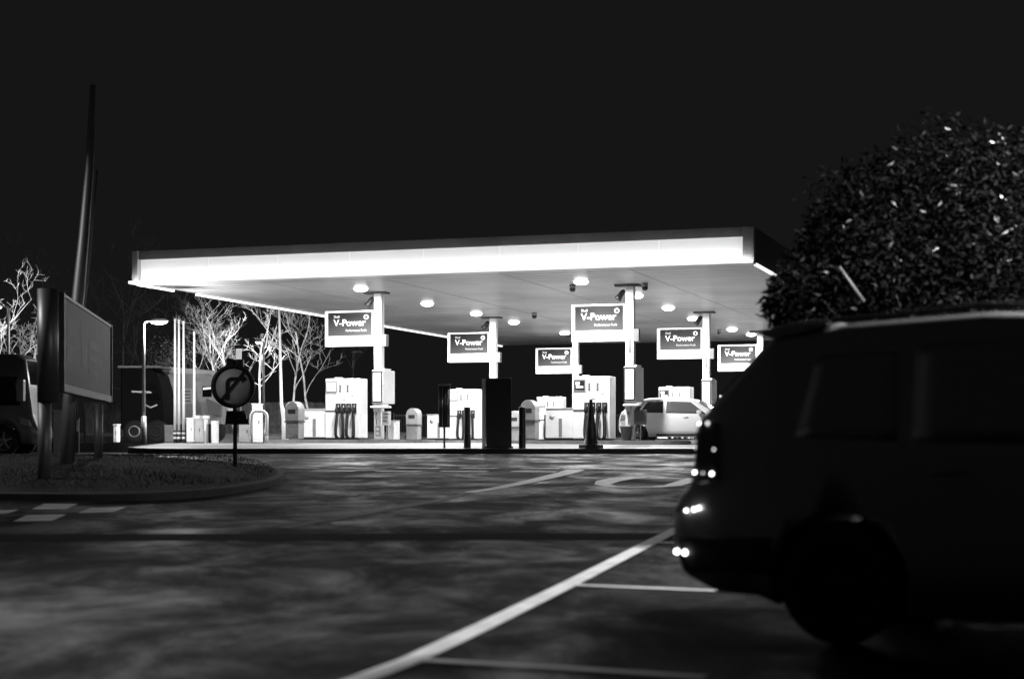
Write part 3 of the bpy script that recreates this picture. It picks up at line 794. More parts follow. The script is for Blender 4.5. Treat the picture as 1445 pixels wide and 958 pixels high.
cw.pane('side_window', [(1.62,.97),(2.95,.94),(2.42,1.32),(1.62,1.36)], mat('window_glass', .12, .08, coat=1.), t)
cw.pane('side_window', [(.42,1.02),(.66,1.0),(.86,1.30),(.70,1.26)], GLASSD, t)
cw.crosspane('rear_window', .14, .58, GLASSD, t); cw.crosspane('windscreen', 2.56, 3.18, GLASSD, t)
cw.seam('door_gap', [(1.56,.32),(1.57,.94)], MGREY, t, .014); cw.seam('door_gap', [(2.9,.32),(2.98,.9)], MGREY, t, .014)
cw.pane('tail_light', [(.04,.72),(.22,.74),(.3,.93),(.10,.91)], MGREY, t, .012)
cw.pane('headlight', [(3.85,.66),(4.15,.62),(4.05,.74),(3.75,.80)], LGREY, t, .012)
cw.pane('sill_trim', [(1.3,.23),(2.95,.23),(2.95,.3),(1.3,.3)], DGREY, t, .008)
for sd in (-1, 1):
    for hx in (1.28, 2.2):
        mb = MB(); yy = sd*(cw.side(hx, .84)+.025); mb.tube([(hx,yy-sd*.03,.84),(hx+.03,yy,.84),(hx+.14,yy,.845),(hx+.17,yy-sd*.03,.845)], .012, 8); mb.build('door_handle', WHITEPAINT, t)
    mb = MB(); mb.box(2.68,2.84,min(sd*.86,sd*1.02),max(sd*.86,sd*1.02),.93,1.05); mb.bevel(.03); mb.build('wing_mirror', WHITEPAINT, t)
# second small bit of car rear seen left of column stays part of this car

# ------------------------------------------------------------------ left: roadside board
near = P(84, 555, 27.4); far = P(153, 572, 34.9)
d = Vector((far.x-near.x, far.y-near.y, 0)); LB = d.length; aB = math.atan2(d.y, d.x)
t = thing('roadside_board', 'long dark hoarding on round posts standing on the grass island at the left', 'sign board', (near.x, near.y, 0), aB)
zb0 = E + (HY-552)*27.4/F; zt0 = E + (HY-415)*27.4/F
# local x runs along the board away from the camera, local -y faces right towards the road
mb = MB(); mb.box(.06, LB-.06, -.05, .05, zb0+.14, zt0-.04); mb.build('panel', mat('dim_board_face', .024, .6, nscale=.7, namt=.6, spec=.2), t)
fr = MB(); fr.box(0,LB,-.07,.07,zb0,zb0+.13); fr.build('bottom_rail', mat('board_rail', .07, .5), t)
fr = MB(); fr.box(0,LB,-.07,.07,zt0-.035,zt0+.01); fr.box(-.02,.05,-.08,.08,zb0,zt0+.03); fr.box(LB-.05,LB+.02,-.08,.08,zb0,zt0+.02); fr.build('frame', mat('board_frame', .09, .5), t)
for k, (a, b, c, e) in enumerate(((.5,1.9,.95,1.25),(2.5,3.4,.5,1.3),(3.7,5.6,.9,1.05),(3.7,5.8,.65,.8),(3.7,5.2,.4,.52),(.5,1.6,.5,.8))):
    mb = MB(); mb.box(a,b,-.053,-.051,zb0+c,zb0+e); mb.build('printed_block', mat('dim_board_print', .045, .6, nscale=1.2, namt=.6, spec=.2), t)
mb = MB(); q = P(67.5, 408, 27.0); l = Vector((q.x-near.x, q.y-near.y, 0)); ca, sa = math.cos(-aB), math.sin(-aB)
lx, ly = l.x*ca - l.y*sa, l.x*sa + l.y*ca
mb.cyl((lx,ly), .165, E+(HY-567)*27/F, E+(HY-408)*27/F, 24); mb.build('end_drum', mat('end_drum_paint', .22, .45, .7), t)
mb = MB(); mb.cyl((lx-.02,ly+.05), .105, .62, E+(HY-567)*27/F, 20); mb.build('post', mat('dull_post_metal', .16, .5, .6), t)
q = P(139, 651, 34); l = Vector((q.x-near.x, q.y-near.y, 0)); lx, ly = l.x*ca - l.y*sa, l.x*sa + l.y*ca
mb = MB(); mb.cyl((lx,ly), .085, .9, E+(HY-570)*34/F, 20); mb.build('post', mat('dull_post_metal', .16, .5, .6), t)
q = P(154, 465, 36); 
mb = MB(); mb.cyl((LB+.12,0), .04, zb0-.05, zt0+.12, 12); mb.build('post', GALV, t)

# leaning tall pole
a, b, c = P(92, 645, 31), P(109, 430, 31), P(126, 240, 31)
top_ = P(131, 120, 31)
t = thing('utility_pole', 'very tall leaning dull metal pole rising behind the roadside board', 'pole', (a.x, a.y, 0))
mb = MB(); pts = [Vector((q.x-a.x, 0, q.z)) for q in (a, P(100,540,31), b, P(118,335,31), c, top_)]; pts[0].z = island_z(a.x, a.y)-.1
mb.tube(pts, [.13,.125,.115,.095,.08,.05], 16); mb.build('shaft', mat('dull_pole_metal', .5, .55, 1.), t)
mb = MB(); mb.tube([(q.x+.15, -.03, q.z) for q in pts[:-1]], .015, 6); mb.build('cable_conduit', DGREY, t)

# no right turn sign on the island
Yn = 33.5; q = P(329, 545, Yn); base = island_z(q.x, Yn)
t = thing('road_sign', 'round no right turn sign on a dark post at the tip of the grass island', 'road sign', (q.x, Yn, 0))
r0 = 31/F*Yn
zc = q.z
mb = MB(); mb.tube([(.03,.06,base-.1),(.03,.06,zc+r0+.1)], .04, 14); mb.build('post', mat('sign_post_paint', .03, .4), t)
mb = MB(); mb.lathe([(0,.0),(r0,.0),(r0,-.02),(0,-.02)], (0,.0,zc), 48, 'y'); mb.build('disc', mat('sign_grey_face', .5, .5, nscale=1.3, namt=.25), t)
mb = MB(); mb.lathe([(r0*.80,-.021),(r0*1.0,-.021),(r0*1.0,-.03),(r0*.80,-.03),(r0*.80,-.021)], (0,0,zc), 48, 'y'); mb.build('border_ring', mat('sign_border', .010, .5), t)
def arc(cx, cz, r, a0, a1, k=8): return [(cx+r*math.cos(R(a0+(a1-a0)*i/k)), cz+r*math.sin(R(a0+(a1-a0)*i/k))) for i in range(k+1)]
w = .10*r0*2
pts = [(-.34*r0,-.62*r0),(-.15*r0,-.62*r0),(-.15*r0,.10*r0)] + arc(-.03*r0,.12*r0,.12*r0,180,90,4) + [(.42*r0,.24*r0),(.42*r0,.13*r0),(.66*r0,.33*r0),(.42*r0,.53*r0),(.42*r0,.42*r0),(-.05*r0,.42*r0)] + arc(-.05*r0,.13*r0,.29*r0,90,180,6)
mb = MB(); mb.prism([(x, z+zc) for x, z in pts], -.031, -.0215); mb.build('arrow', mat('sign_symbol', .008, .5), t)
mb = MB(); cc, sn = math.cos(R(51)), math.sin(R(51)); hw_ = .075*r0; L_ = .86*r0
mb.prism([(cc*a_-sn*b_, sn*a_+cc*b_+zc) for a_, b_ in ((-L_,-hw_),(L_,-hw_),(L_,hw_),(-L_,hw_))], -.036, -.0315); mb.build('slash_bar', mat('sign_border', .010, .5), t)
mb = MB(); mb.prism([(-.13,zc-r0-.05),(.22,zc-r0-.05),(.33,zc-r0-.32),(-.16,zc-r0-.32)], -.01, .0); mb.build('lower_plate', BLACK, t)
mb = MB(); mb.box(-.14,.0,-.02,.10,zc+r0-.04,zc+r0+.12); mb.box(.06,.2,-.02,.10,zc+r0-.06,zc+r0+.1); mb.bevel(.02); mb.build('lamp_hood', BLACK, t)
mb = MB(); mb.tube([(-.07,-.0,zc-r0-.2),(-.07,-.03,zc-r0-.2)], .012, 8); mb.tube([(.12,-.0,zc-r0-.2),(.12,-.03,zc-r0-.2)], .012, 8); mb.build('bolt', GALV, t)

# ------------------------------------------------------------------ left background
def GZ(Y): return fz(Y) if Y > 57 else 1.09
# street lamp (lit)
def lamp_post(name, label, x, ytop, Y, reach, power, base, head_px=None, r=.055, lit=True, group=None, spread=170, point=False, globe=False, hs=1.9):
    q = P(x, ytop, Y)
    t = thing(name, label, 'street lamp', (q.x, Y, base), 0, group)
    h = q.z - base
    mb = MB(); mb.tube([(0,0,0),(0,0,.9)], r*1.7, 14); mb.tube([(0,0,.88),(0,0,h-.12),(.03*reach/abs(reach),0,h-.03),(reach*.4,0,h),(reach*.6,0,h)], [r*1.1,r*.8,r*.75,r*.65,r*.6], 12); mb.build('post', GALV, t)
    mb = MB(); mb.lathe([(0,.08),(.10,.07),(.17,.02),(.18,-.02),(.15,-.03)], (reach,0,h), 20)
    for v in mb.bm.verts: v.co.x = reach + (v.co.x-reach)*hs
    hd = mb.build('head', LGREY, t)
    if lit:
        mb = MB(); mb.lathe([(.15,-.02),(.13,-.07),(.07,-.10),(0,-.11)], (reach,0,h), 20)
        for v in mb.bm.verts: v.co.x = reach + (v.co.x-reach)*hs
        mb.build('lamp_glass', LAMPGL, hd)
        if globe:
            l = bpy.data.lights.new('lamp_light', 'POINT'); l.energy = power; l.shadow_soft_size = .12
            o = bpy.data.objects.new('lamp_light', l); col.objects.link(o); o.location = (reach,-.05,h-.28); o.parent = t
        elif point:
            d = Vector(point); o = add_area('lamp_light', t, (reach,.25,h-.2), power, .3, spread=170)
            o.rotation_euler = d.to_track_quat('-Z', 'Y').to_euler()
        else: add_area('lamp_light', t, (reach,0,h-.13), power, .3, spread=spread)
    return t
lamp_post('street_lamp', 'lit street lamp with a curved arm in front of the dark lorry', 203, 453, 56.5, .5, 1150, 1.39, globe=True)
# flag poles
for x, yt, yb, lb in ((247,452,615,'leftmost of the tall white flagpoles'),(252.5,453,615,'middle one of the three close flagpoles'),(259,455,615,'right one of the three close flagpoles'),(274,470,600,'white pole standing alone right of the three flagpoles')):
    Y = 61.0; q = P(x, yt, Y)
    t = thing('flagpole', lb, 'pole', (q.x, Y, 1.4), 0, 'white flagpoles at the left')
    hh = q.z-1.4
    mb = MB(); mb.tube([(0,0,.45),(0,0,hh)], [.055,.035], 12); mb.build('shaft', WHITE, t)
    mb = MB(); mb.cyl((0,0), .062, 0, .45, 12); bs = mb.build('base', DGREY, t)
    mb = MB(); mb.cyl((0,0), .066, .14, .22, 12); mb.cyl((0,0), .066, .32, .38, 12); mb.build('band', WHITE, bs)
    mb = MB(); mb.lathe([(0,.06),(.04,.03),(.045,0),(0,-.02)], (0,0,hh), 12); mb.build('finial', WHITE, t)
# tall tapered poles near the canopy edge
q = P(394, 436, 62)
t = thing('lighting_column', 'slender white tapered pole beside the canopy edge, left of the first bin', 'pole', (q.x, 62, 1.4))
mb = MB(); mb.tube([(.22,0,0),(.20,0,.9),(.08,0,1.4),(0,0,q.z-1.4)], [.13,.12,.06,.035], 12); mb.build('shaft', WHITE, t)
mb = MB(); mb.box(.08,.36,-.14,.14,-.02,.04); mb.build('base_plate', GALV, t)
lamp_post('street_lamp', 'thin grey lamp post with small lit head among the bare trees', 372, 482, 75, -.22, 420, 1.4, point=(-.35,.9,.1), hs=.9)
t = lamp_post('street_lamp', 'small unlit lamp post seen above the first fuel pump', 498, 497, 95, .25, 0, 1.4, lit=False, r=.035)

# dark lorry cab + pale trailer
Yl = 70.0
def px_box(mb, x0, x1, y0, y1, Y, depth, bev=0):
    a, b = P(x0, y1, Y), P(x1, y0, Y)
    mb.box(a.x, b.x, Y, Y+depth, a.z, b.z)
    if bev: mb.bevel(bev)
t = thing('lorry', 'dark lorry cab parked behind the street lamp, facing right', 'lorry', (P(200,615,Yl).x, Yl, 1.4))
ox = P(200,615,Yl).x
def L(x, y): q = P(x, y, Yl); return (q.x-ox, q.z-1.4)
pts = [L(170,606),L(170,518),L(214,520),L(222,528),L(227,545),L(230,566),L(231,590),L(230,606)]
mb = MB(); mb.prism(pts, 0, 2.4); mb.bevel(.06); mb.build('body', mat('dark_lorry_paint', .0025, .6, spec=.1), t)
mb = MB(); mb.prism([L(206,538),L(219,538),L(226,564),L(206,564)], -.02, -.004); mb.build('side_window', GLASSD, t)
mb = MB(); mb.prism([L(186,551),L(214,552),L(214,555),L(186,554)], -.06, -.02); mb.build('chrome_bar', CHROME, t)
mb = MB(); mb.tube([(L(205,571)[0],-.03,L(205,571)[1]),(L(213,575)[0],-.04,L(213,575)[1]),(L(222,571)[0],-.03,L(222,571)[1])], .035, 8); mb.build('door_trim', OFFW, t)
for x in (190, 221):
    cx_, cz_ = L(x, 606)
    mb = MB(); mb.lathe([(0,-.06),(.3,-.06),(.46,-.08),(.48,.0),(.48,.25),(0,.25)], (cx_,0,.48), 28, 'y'); w_ = mb.build('wheel', RUBBER, t)
    mb = MB(); mb.lathe([(.19,-.1),(.22,-.12),(.25,-.085)], (cx_,0,.48), 28, 'y'); mb.build('rim', GALV if x == 190 else BLACK, w_)
mb = MB(); mb.box(L(166,0)[0], L(226,0)[0], .0, 2.4, L(0,519)[1], L(0,516)[1]); mb.build('roof_lip', MGREY, t)

Yt = 74.0; ox = P(270,615,Yt).x
t = thing('trailer', 'pale box trailer with a panelled side parked behind the flagpoles', 'trailer', (ox, Yt, 1.4))
def L(x, y): q = P(x, y, Yt); return (q.x-ox, q.z-1.4)
mb = MB(); mb.prism([L(229,598),L(229,517),L(305,523),L(312,530),L(312,598)], 0, 2.5); mb.build('box_body', mat('trailer_grey', .5, .5, nscale=1.2, namt=.25), t)
mb = MB(); mb.prism([L(240,518),L(306,524),L(306,532),L(296,528),L(240,527)], -.12, -.005); mb.build('roof_rail', OFFW, t)
mb = MB(); mb.prism([L(238,528),L(243,528),L(243,610),L(238,610)], -.1, -.005); mb.build('corner_post', OFFW, t)
mb = MB(); mb.prism([L(256,548),L(271,548),L(271,570),L(256,570)], -.04, -.005); pn = mb.build('side_panel', OFFW, t)
for k in range(4):
    a_, z_ = L(258, 552+k*4.6); b_, _ = L(269, 0)
    mb = MB(); mb.box(a_, b_, -.05, -.042, z_-.03, z_+.02); mb.build('printed_bar', MGREY, pn)
mb = MB(); mb.prism([L(286,545),L(299,545),L(299,560),L(286,560)], -.05, -.005); mb.build('dark_window', GLASSD, t)
mb = MB(); mb.prism([L(287,547),L(298,546),L(298,549),L(287,550)], -.08, -.052); mb.build('window_light', LITW, t)
mb = MB()
for k in range(16):
    x_ = L(231+k*.55, 0)[0]
    if k % 3 == 0: mb.box(x_, x_+.03, -.03, -.005, L(0,595)[1], L(0,522)[1])
mb.build('rib', MGREY, t)
for x in (246, 300):
    cx_ = L(x,0)[0]; mb = MB(); mb.lathe([(0,.1),(.3,.1),(.48,.12),(.5,.2),(.5,.45),(0,.45)], (cx_,0,.5), 24, 'y'); mb.build('wheel', RUBBER, t)
mb = MB(); mb.prism([L(294,563),L(314,572),L(314,588),L(298,583)], -.6, -.1); mb.build('side_awning', mat('awning_grey', .2, .6), t)

# clutter of cabinets
def cabinet(name, label, cat, x0, x1, y0, Y, depth, m, lidm=None, extra=None):
    a, b = P(x0, 617, Y), P(x1, y0, Y); cx = (a.x+b.x)/2; w = (b.x-a.x)/2; h = b.z-1.4
    t = thing(name, label, cat, (cx, Y, 1.4))
    mb = MB(); mb.box(-w, w, 0, depth, .03, h); mb.bevel(.02); mb.build('body', m, t)
    mb = MB(); mb.box(-w-.015, w+.015, -.015, depth+.015, h+.002, h+.045); mb.build('lid', lidm or m, t)
    mb = MB(); mb.box(-w*.8, w*.8, -.012, -.002, .15, h-.12); mb.build('door', m, t)
    mb = MB(); mb.box(w*.5, w*.62, -.03, -.013, h*.5, h*.5+.12); mb.build('handle', BLACK, t)
    return t
cabinet('service_cabinet', 'narrow white air and water cabinet right of the flagpoles', 'cabinet', 263, 272, 591, 60.5, .5, WHITE)
cabinet('service_cabinet', 'low light grey cabinet touching the narrow white one', 'cabinet', 273.5, 284, 593, 60.8, .5, LGREY)
cabinet('service_cabinet', 'squat pale grey cabinet left of the hoop barrier', 'cabinet', 337, 352, 597, 60.5, .6, LGREY)
cabinet('service_cabinet', 'tall white cabinet behind the hoop barrier', 'cabinet', 355.5, 368, 571, 60, .5, WHITE)
cabinet('service_cabinet', 'pale grey cabinet low beside the dark lorry front wheel', 'cabinet', 232, 243, 601, 66, .5, MGREY)
# white frame
a, b = P(275, 617, 62), P(306, 586, 62)
t = thing('hose_gantry', 'white square frame with two legs standing between the cabinets', 'frame', (0, 62, 1.4))
mb = MB(); mb.box(a.x, b.x-.35, 0, .5, b.z-1.4-.12, b.z-1.4); mb.build('top_beam', WHITE, t)
for x0, x1 in ((288, 291), (298, 306)):
    q0, q1 = P(x0,0,62).x, P(x1,0,62).x
    mb = MB(); mb.box(q0, q1, 0, .4, 0, (b.z-1.4-.13)*(1 if x0 < 295 else .92)); mb.build('leg', WHITE, t)
# hoop barrier
Yh = 56.8; q0, q1 = P(354.5, 620, Yh), P(376.5, 580, Yh)
t = thing('hoop_barrier', 'white tubular hoop barrier with dark feet in front of the tall white cabinet', 'barrier', ((q0.x+q1.x)/2, Yh, 1.39))
w = (q1.x-q0.x)/2; h = q1.z-1.39; r = .18
pts = [(-w,0,.25),(-w,0,h-r)] + [(-w+r-r*math.cos(R(a_)), 0, h-r+r*math.sin(R(a_))) for a_ in range(15, 91, 15)] + [(w-r+r*math.sin(R(a_)), .0, h-r+r*math.cos(R(a_))) for a_ in range(0, 91, 15)] + [(w,0,.25)]
mb = MB(); mb.tube(pts, .055, 12); mb.build('hoop', WHITE, t)
for s_ in (-1, 1):
    mb = MB(); mb.cyl((s_*w,0), .06, -.3, .25, 12); mb.build('foot', MGREY, t)
# tall white notice behind the road sign
q = P(337, 492, 64)
t = thing('notice_post', 'narrow white notice on a tall post seen just above the round road sign', 'notice', (q.x, 64, 1.4))
mb = MB(); mb.box(-.11,.11,-.02,.02,q.z-1.4-.85,q.z-1.4); mb.build('plate', LGREY, t)
mb = MB(); mb.tube([(.06,.05,0),(.06,.05,q.z-1.45)], .03, 8); mb.build('post', GALV, t)

# dim van at the far left
Lv = 5.2
top = [(0,2.4),(.05,2.7),(.15,2.8),(3.6,2.85),(4.6,2.84),(4.85,2.7),(4.98,1.9),(5.08,1.15),(5.15,.95),(Lv,.7)]
bot = [(0,.45),(.1,.3),(5,.3),(Lv,.45)]; belt = [(0,1.2),(4.2,1.2),(Lv,.75)]; hw = [(0,.95),(.1,1.0),(4.6,1.0),(5.0,.9),(Lv,.75)]
cv = Car(top, bot, belt, hw, .08, xs_of(top, bot, belt, hw, L=Lv, step=.2))
q = P(52, 618, 48)
t = thing('parked_van', 'dim grey van at the left edge of the view, behind the roadside board', 'van', (q.x-5.1, 48.5, 1.06), R(0))
wx = (1.0, 4.3); wr = .4
cv.body(mat('grey_van_paint', .16, .4, coat=.3), t, wx, wr); cv.wheels(t, wx, wr, GALV)
cv.pane('side_window', [(3.9,1.4),(4.75,1.4),(4.65,2.2),(3.9,2.2)], GLASSD, t); cv.crosspane('windscreen', 4.86, 4.97, GLASSD, t)
cv.seam('door_gap', [(2.9,.4),(2.9,2.5)], BLACK, t, .015); cv.pane('headlight', [(4.75,.85),(5.05,.8),(5.0,.98),(4.7,1.08)], LGREY, t, .012)
mb = MB(); mb.box(4.75,4.95,-1.3,-1.06,1.5,2.1); mb.bevel(.04); mb.build('wing_mirror', LGREY, t)
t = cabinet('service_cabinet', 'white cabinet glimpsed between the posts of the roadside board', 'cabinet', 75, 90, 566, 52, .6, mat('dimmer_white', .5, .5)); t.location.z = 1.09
t = cabinet('service_cabinet', 'low white kerbside cabinet right of the far board post', 'cabinet', 160, 165, 600, 57.6, .5, WHITE)
q = P(109, 590, 52)
t = thing('marker_post', 'slim glinting reflector post seen behind the roadside board', 'post', (q.x, 52, 1.09))
mb = MB(); mb.box(-.06,.06,-.03,.03,0,q.z-1.09); mb.bevel(.01); mb.build('stake', DGREY, t)
mb = MB(); mb.box(-.045,.045,-.04,-.032,q.z-1.09-.4,q.z-1.09-.05); mb.build('reflector', WHITE, t)

# fence behind, and railings
def fence(name, label, x0, x1, Y, h, timber=True):
    a, b = P(x0,0,Y).x, P(x1,0,Y).x
    t = thing(name, label, 'fence', ((a+b)/2, Y, 1.4)); w = (b-a)/2
    if timber:
        mb = MB(); x = -w; k = 0
        while x < w:
            mb.box(x, x+.14, (k%2)*.02, .03+(k%2)*.02, .05, h+random.uniform(-.02,.02)); x += .15; k += 1
        mb.build('boards', FENCEW, t)
        x = -w
        while x <= w+.01: mb = MB(); mb.box(x-.05,x+.05,-.08,-.005,0,h+.05); mb.build('post', FENCEW, t); x += 2.4
    else:
        mb = MB(); x = -w
        while x < w: mb.box(x, x+.025, 0, .025, .1, h); x += .13
        mb.box(-w, w, -.01, .035, .18, .24); mb.box(-w, w, -.01, .035, h-.12, h-.07); mb.build('bars', DGREY, t)
        x = -w
        while x <= w+.01: mb = MB(); mb.box(x-.04,x+.04,-.05,.04,0,h+.05); mb.build('post', DGREY, t); x += 2.6
        mb = MB(); mb.box(-w, w, -.2, -.05, 0, .32); mb.build('plinth_rail', MGREY, t)
fence('timber_fence', 'dark close boarded timber fence under the bare trees', 120, 455, 84, 2.0)
fence('railing', 'black metal railings beyond the pumps left of centre', 556, 1010, 93, 1.6, False)
# grass bank
mb = MB(); xs_ = [-24 + i*1.0 for i in range(20)]; prev = None
for x in xs_:
    r_ = [mb.bm.verts.new((x, yy, 1.4 + zz_ + .05*noise.noise(Vector((x*.8, yy, 2))))) for yy, zz_ in ((77,.004),(78.5,.22),(80.5,.4),(83.9,.5),(90,.6))]
    if prev:
        for j in range(4): f = mb.bm.faces.new((prev[j], r_[j], r_[j+1], prev[j+1])); f.smooth = True
    prev = r_
struct(mb.build('grass_bank', mat('bank_grass', .16, .9, nscale=3, namt=.6, bump=1., bscale=40)))

# ------------------------------------------------------------------ trees
def bare_tree(name, label, x, Y, h, seed, spread=.5, m=BARK, r0=.065, depth=5, base=1.4, lean=0.):
    rnd = random.Random(seed); mbt = MB(); mbb = MB()
    X = (x-722.5)*Y/F
    def grow(p, d, ln, r, lev, mb):
        n = 5 if lev < 2 else 3; pts = [p]; rad = [r]; dd = d.copy()
        for i in range(n):
            dd = (dd + Vector((rnd.uniform(-1,1), rnd.uniform(-1,1), rnd.uniform(-.5,.7)))*(.16+.08*lev)).normalized()
            pts.append(pts[-1] + dd*ln/n); rad.append(r*(1 - .55*(i+1)/n))
        mb.tube(pts, rad, 8 if lev == 0 else (5 if lev < 3 else 3), cap=False)
        if lev >= depth: return
        kids = (2 if rnd.random() < .35 else 3) if lev > 0 else rnd.randint(5, 8)
        for k in range(kids):
            f = rnd.uniform(.3, 1.0) if lev > 0 else rnd.uniform(.42, 1.0)
            i = min(n-1, int(f*n)); q = pts[i].lerp(pts[i+1], f*n-i)
            ax = Vector((rnd.uniform(-1,1), rnd.uniform(-1,1), rnd.uniform(-.15,.8))).normalized()
            nd = (dd*(1-spread) + ax*spread*1.4).normalized()
            grow(q, nd, ln*rnd.uniform(.45,.68)*(.8 if lev == 0 else 1), max(rad[i]*rnd.uniform(.4,.6), .006), lev+1, mbb)
    grow(Vector((0,0,0)), Vector((lean,0,1)).normalized(), h*.72, r0, 0, mbt)
    t = thing(name, label, 'tree', (X, Y, base), rnd.uniform(0, 6), 'bare trees beyond the forecourt')
    mbt.build('trunk', m, t); mbb.build('crown', m, t, fixn=False)
    return t
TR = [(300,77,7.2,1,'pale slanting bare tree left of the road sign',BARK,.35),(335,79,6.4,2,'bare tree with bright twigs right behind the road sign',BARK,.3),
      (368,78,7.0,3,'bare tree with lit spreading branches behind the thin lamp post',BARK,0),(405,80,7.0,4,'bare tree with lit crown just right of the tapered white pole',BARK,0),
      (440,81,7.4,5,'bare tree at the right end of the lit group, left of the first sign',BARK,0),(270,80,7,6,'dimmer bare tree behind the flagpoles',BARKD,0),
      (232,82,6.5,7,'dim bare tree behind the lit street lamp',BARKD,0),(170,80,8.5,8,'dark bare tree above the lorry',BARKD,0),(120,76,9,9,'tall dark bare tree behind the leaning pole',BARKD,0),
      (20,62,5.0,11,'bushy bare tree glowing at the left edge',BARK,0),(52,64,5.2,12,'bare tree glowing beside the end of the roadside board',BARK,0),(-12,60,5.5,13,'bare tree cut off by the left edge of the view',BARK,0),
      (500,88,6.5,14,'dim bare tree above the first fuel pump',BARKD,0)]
for x, Y, h, sd, lb, m, ln in TR:
    bare_tree('bare_tree', lb, x, Y, h, sd, m=m, lean=ln, base=1.4 if Y > 65 else 1.09)

def leaf_cloud(mb, rnd, centre, rad, n, size, shell=.5):
    for _ in range(n):
        d = Vector((rnd.gauss(0,1), rnd.gauss(0,1), rnd.gauss(0,1))).normalized()
        k = rnd.uniform(shell, 1)**.5 * (1 + .42*noise.noise(d*2.3 + Vector(centre)))
        c = Vector(centre) + Vector((d.x*rad[0], d.y*rad[1], d.z*rad[2]))*k
        if c.z < .3: continue
        a = (d*.3 + Vector((rnd.uniform(-1,1), rnd.uniform(-1,1), rnd.uniform(-1.1,.3)))).normalized()
        s = a.cross(Vector((rnd.uniform(-1,1), rnd.uniform(-1,1), rnd.uniform(-1,1)))).normalized()
        L_ = size*rnd.uniform(.7,1.3); w = L_*.17; nn = a.cross(s)*L_*.06
        p0, p1, p2, p3 = c, c+a*L_*.45+s*w+nn, c+a*L_, c+a*L_*.45-s*w+nn
        v = [mb.bm.verts.new(q) for q in (p0, p1, p2, p3)]
        mid = mb.bm.verts.new(c+a*L_*.5-nn)
        mb.bm.faces.new((v[0], v[1], v[2])); mb.bm.faces.new((v[0], v[2], v[3]))
# leafy shrub by the lamp
t = thing('shrub', 'leafy shrub catching the light of the street lamp behind the lorry', 'shrub', (P(228,0,76).x, 76, 1.4))
mb = MB(); rnd = random.Random(5)
for k in range(7): leaf_cloud(mb, rnd, (rnd.uniform(-1,1.2), rnd.uniform(-.4,.4), rnd.uniform(2.4,4.6)), (.8,.7,.7), 260, .12, .2)
mb.build('crown', mat('pale_leaf', .14, .45), t, fixn=False)
mb = MB(); mb.tube([(0,0,0),(.05,0,1.6),(.1,.1,3.6)], [.09,.07,.03], 8)
for k in range(6): mb.tube([(.05,0,1.5),(rnd.uniform(-1,1),rnd.uniform(-.4,.4),rnd.uniform(3,4.4))], [.04,.015], 6)
mb.build('trunk', BARKD, t)

# big glossy bush at the right
BX, BY = 4.6, 17.5
t = thing('evergreen_bush', 'big dark glossy-leaved bush towering behind the black car at the right', 'bush', (BX, BY, .0218*BY))
rnd = random.Random(21); mb = MB()
def bp(x, y, Y): q = P(x, y, Y); return (q.x-BX, q.y-BY, q.z-.0218*BY)
for (x, y, Y, r_, n_) in ((1300,400,17.5,1.15,4200),(1210,400,16.8,.72,2400),(1150,430,16.4,.48,1500),(1120,440,16.2,.30,900),(1240,310,17.3,.75,2300),(1330,290,17.6,.95,3200),(1410,300,17.6,1.0,3400),(1440,400,17,1.2,4000),(1200,335,17,.50,1400),(1160,385,16.8,.42,1300),(1470,290,18,1.0,2400),(1260,440,16.6,.9,2600),(1360,450,16.6,1.,2800),(1300,560,17.2,1.6,3000),(1450,560,17.4,1.6,3000),(1095,425,16.2,.14,180),(1120,400,16.3,.26,500)):
    leaf_cloud(mb, rnd, bp(x, y, Y), (r_,r_*.8,r_*.9), n_, .085, .2)
mb.build('crown', mat('dull_leaf', .0034, .6, nscale=3, namt=.5, spec=.10), t, fixn=False)
mb = MB()
for (x, y, Y, r_, n_) in ((1300,380,17.3,1.3,260),(1210,400,16.6,.75,130),(1150,430,16.2,.45,60),(1330,290,17.4,1.0,130),(1410,300,17.4,1.1,230),(1440,400,16.8,1.2,240),(1240,320,17.1,.7,70),(1390,440,16.4,1.1,160)):
    leaf_cloud(mb, rnd, bp(x, y, Y), (r_,r_*.9,r_*.9), n_*4, .085, .2)
mb.build('glossy_foliage', mat('glossy_leaf', .012, .26, spec=.5), t, fixn=False)
mb = MB(); base = Vector((0,0,0))
for k in range(12):
    tip = Vector((rnd.uniform(-.9,2.2), rnd.uniform(-.7,.7), rnd.uniform(2.0,3.0))); m1 = Vector((tip.x*.35, tip.y*.4, tip.z*.45))
    mb.tube([base + Vector((rnd.uniform(-.15,.15), rnd.uniform(-.15,.15), -.1)), m1, m1.lerp(tip,.6)+Vector((0,0,.1)), tip], [.07,.045,.025,.01], 7)
mb.build('trunk', BARKD, t)
a_, b_ = bp(1184,377,15.4), bp(1219,426,15.4)
mb = MB(); mb.tube([a_, b_], .014, 8); mb.build('bare_branch', mat('dead_branch', .3, .6), t)

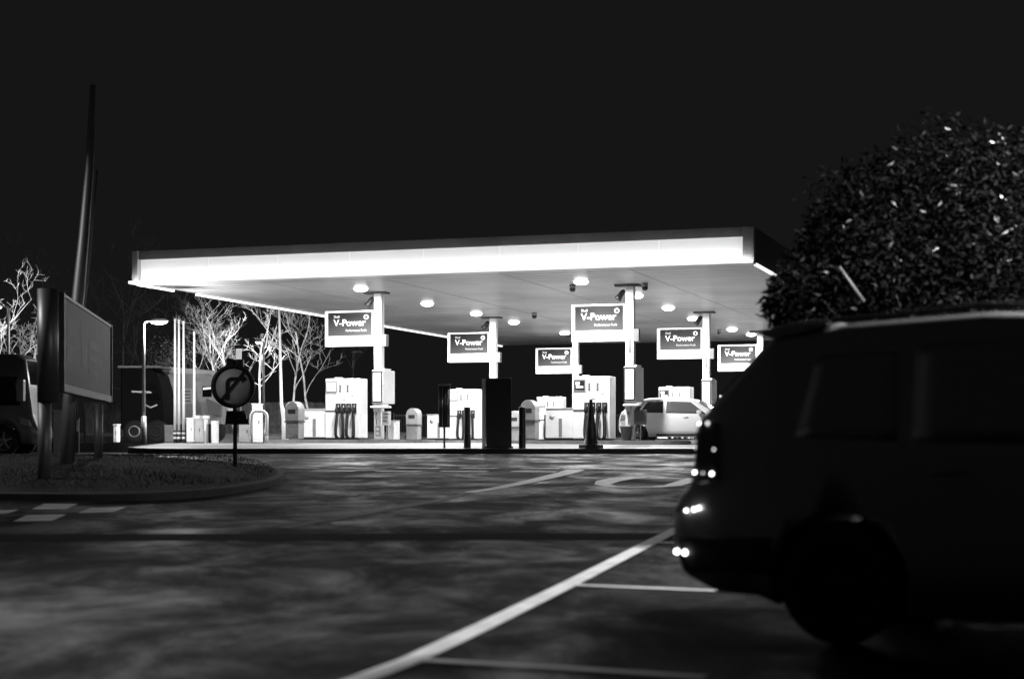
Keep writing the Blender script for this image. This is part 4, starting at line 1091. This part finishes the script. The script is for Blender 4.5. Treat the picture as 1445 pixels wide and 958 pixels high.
# ------------------------------------------------------------------ lamps outside the frame that light the car park
def tall_lamp(label, X, Y, h, power, reach=-.8, size=.35, spread=165):
    t = thing('street_lamp', label, 'street lamp', (X, Y, gz(X, Y)), 0)
    mb = MB(); mb.tube([(0,0,0),(0,0,1.2)], .11, 14); mb.tube([(0,0,1.2),(0,0,h-.1),(reach*.3,0,h),(reach*.8,0,h+.03)], [.08,.055,.05,.045], 12); mb.build('post', GALV, t)
    mb = MB(); mb.box(min(reach*.7,reach*1.3), max(reach*.7,reach*1.3), -.15, .15, h-.03, h+.1); mb.bevel(.04); hd = mb.build('head', LGREY, t)
    mb = MB(); mb.box(min(reach*.78,reach*1.22), max(reach*.78,reach*1.22), -.11, .11, h-.05, h-.032); mb.build('lamp_glass', LAMPGL, hd)
    add_area('lamp_light', t, (reach,0,h-.07), power, size, spread=spread)
tall_lamp('tall street lamp off to the right beyond the black car', 8.2, 14.5, 6.6, 1700)
tall_lamp('street lamp off to the left of the car park', -5.7, 11.5, 4.4, 290, .8, spread=112)
tall_lamp('unseen tall street lamp added to brighten the road markings', 12.6, 36, 7.2, 1100, -.8)  # added lamp out of view, brightens the markings on the mid road
tall_lamp('street lamp off to the left beside the grass island', -13.5, 27, 7, 330, .8)
lamp_post('street_lamp', 'lit street lamp at the left edge among the glowing bare trees', 12, 432, 57, -.5, 300, 1.09, point=(.1,.95,-.3))

# ------------------------------------------------------------------ world, camera, render
w = bpy.data.worlds.new('World'); S.world = w; w.use_nodes = True
nt = w.node_tree; bg_ = nt.nodes['Background']; bg_.inputs[0].default_value = (1,1,1,1); bg_.inputs[1].default_value = .0075
cam = bpy.data.cameras.new('camera'); co = bpy.data.objects.new('camera', cam); col.objects.link(co)
co.location = (0,0,E); co.rotation_euler = (R(90),0,0)
cam.sensor_width = 36; cam.lens = F/1445*36; cam.shift_y = (HY-479)/1445
cam.clip_start = .1; cam.clip_end = 2000
cam.dof.use_dof = True; cam.dof.focus_distance = 55; cam.dof.aperture_fstop = 1.45; cam.dof.aperture_blades = 0
S.camera = co
S.render.engine = 'CYCLES'
S.view_settings.view_transform = 'Standard'; S.view_settings.look = 'None'; S.view_settings.exposure = 0; S.view_settings.gamma = 1
S.view_settings.use_curve_mapping = False
S.cycles.max_bounces = 6; S.cycles.use_light_tree = True; S.cycles.sample_clamp_indirect = 4
S.render.film_transparent = False
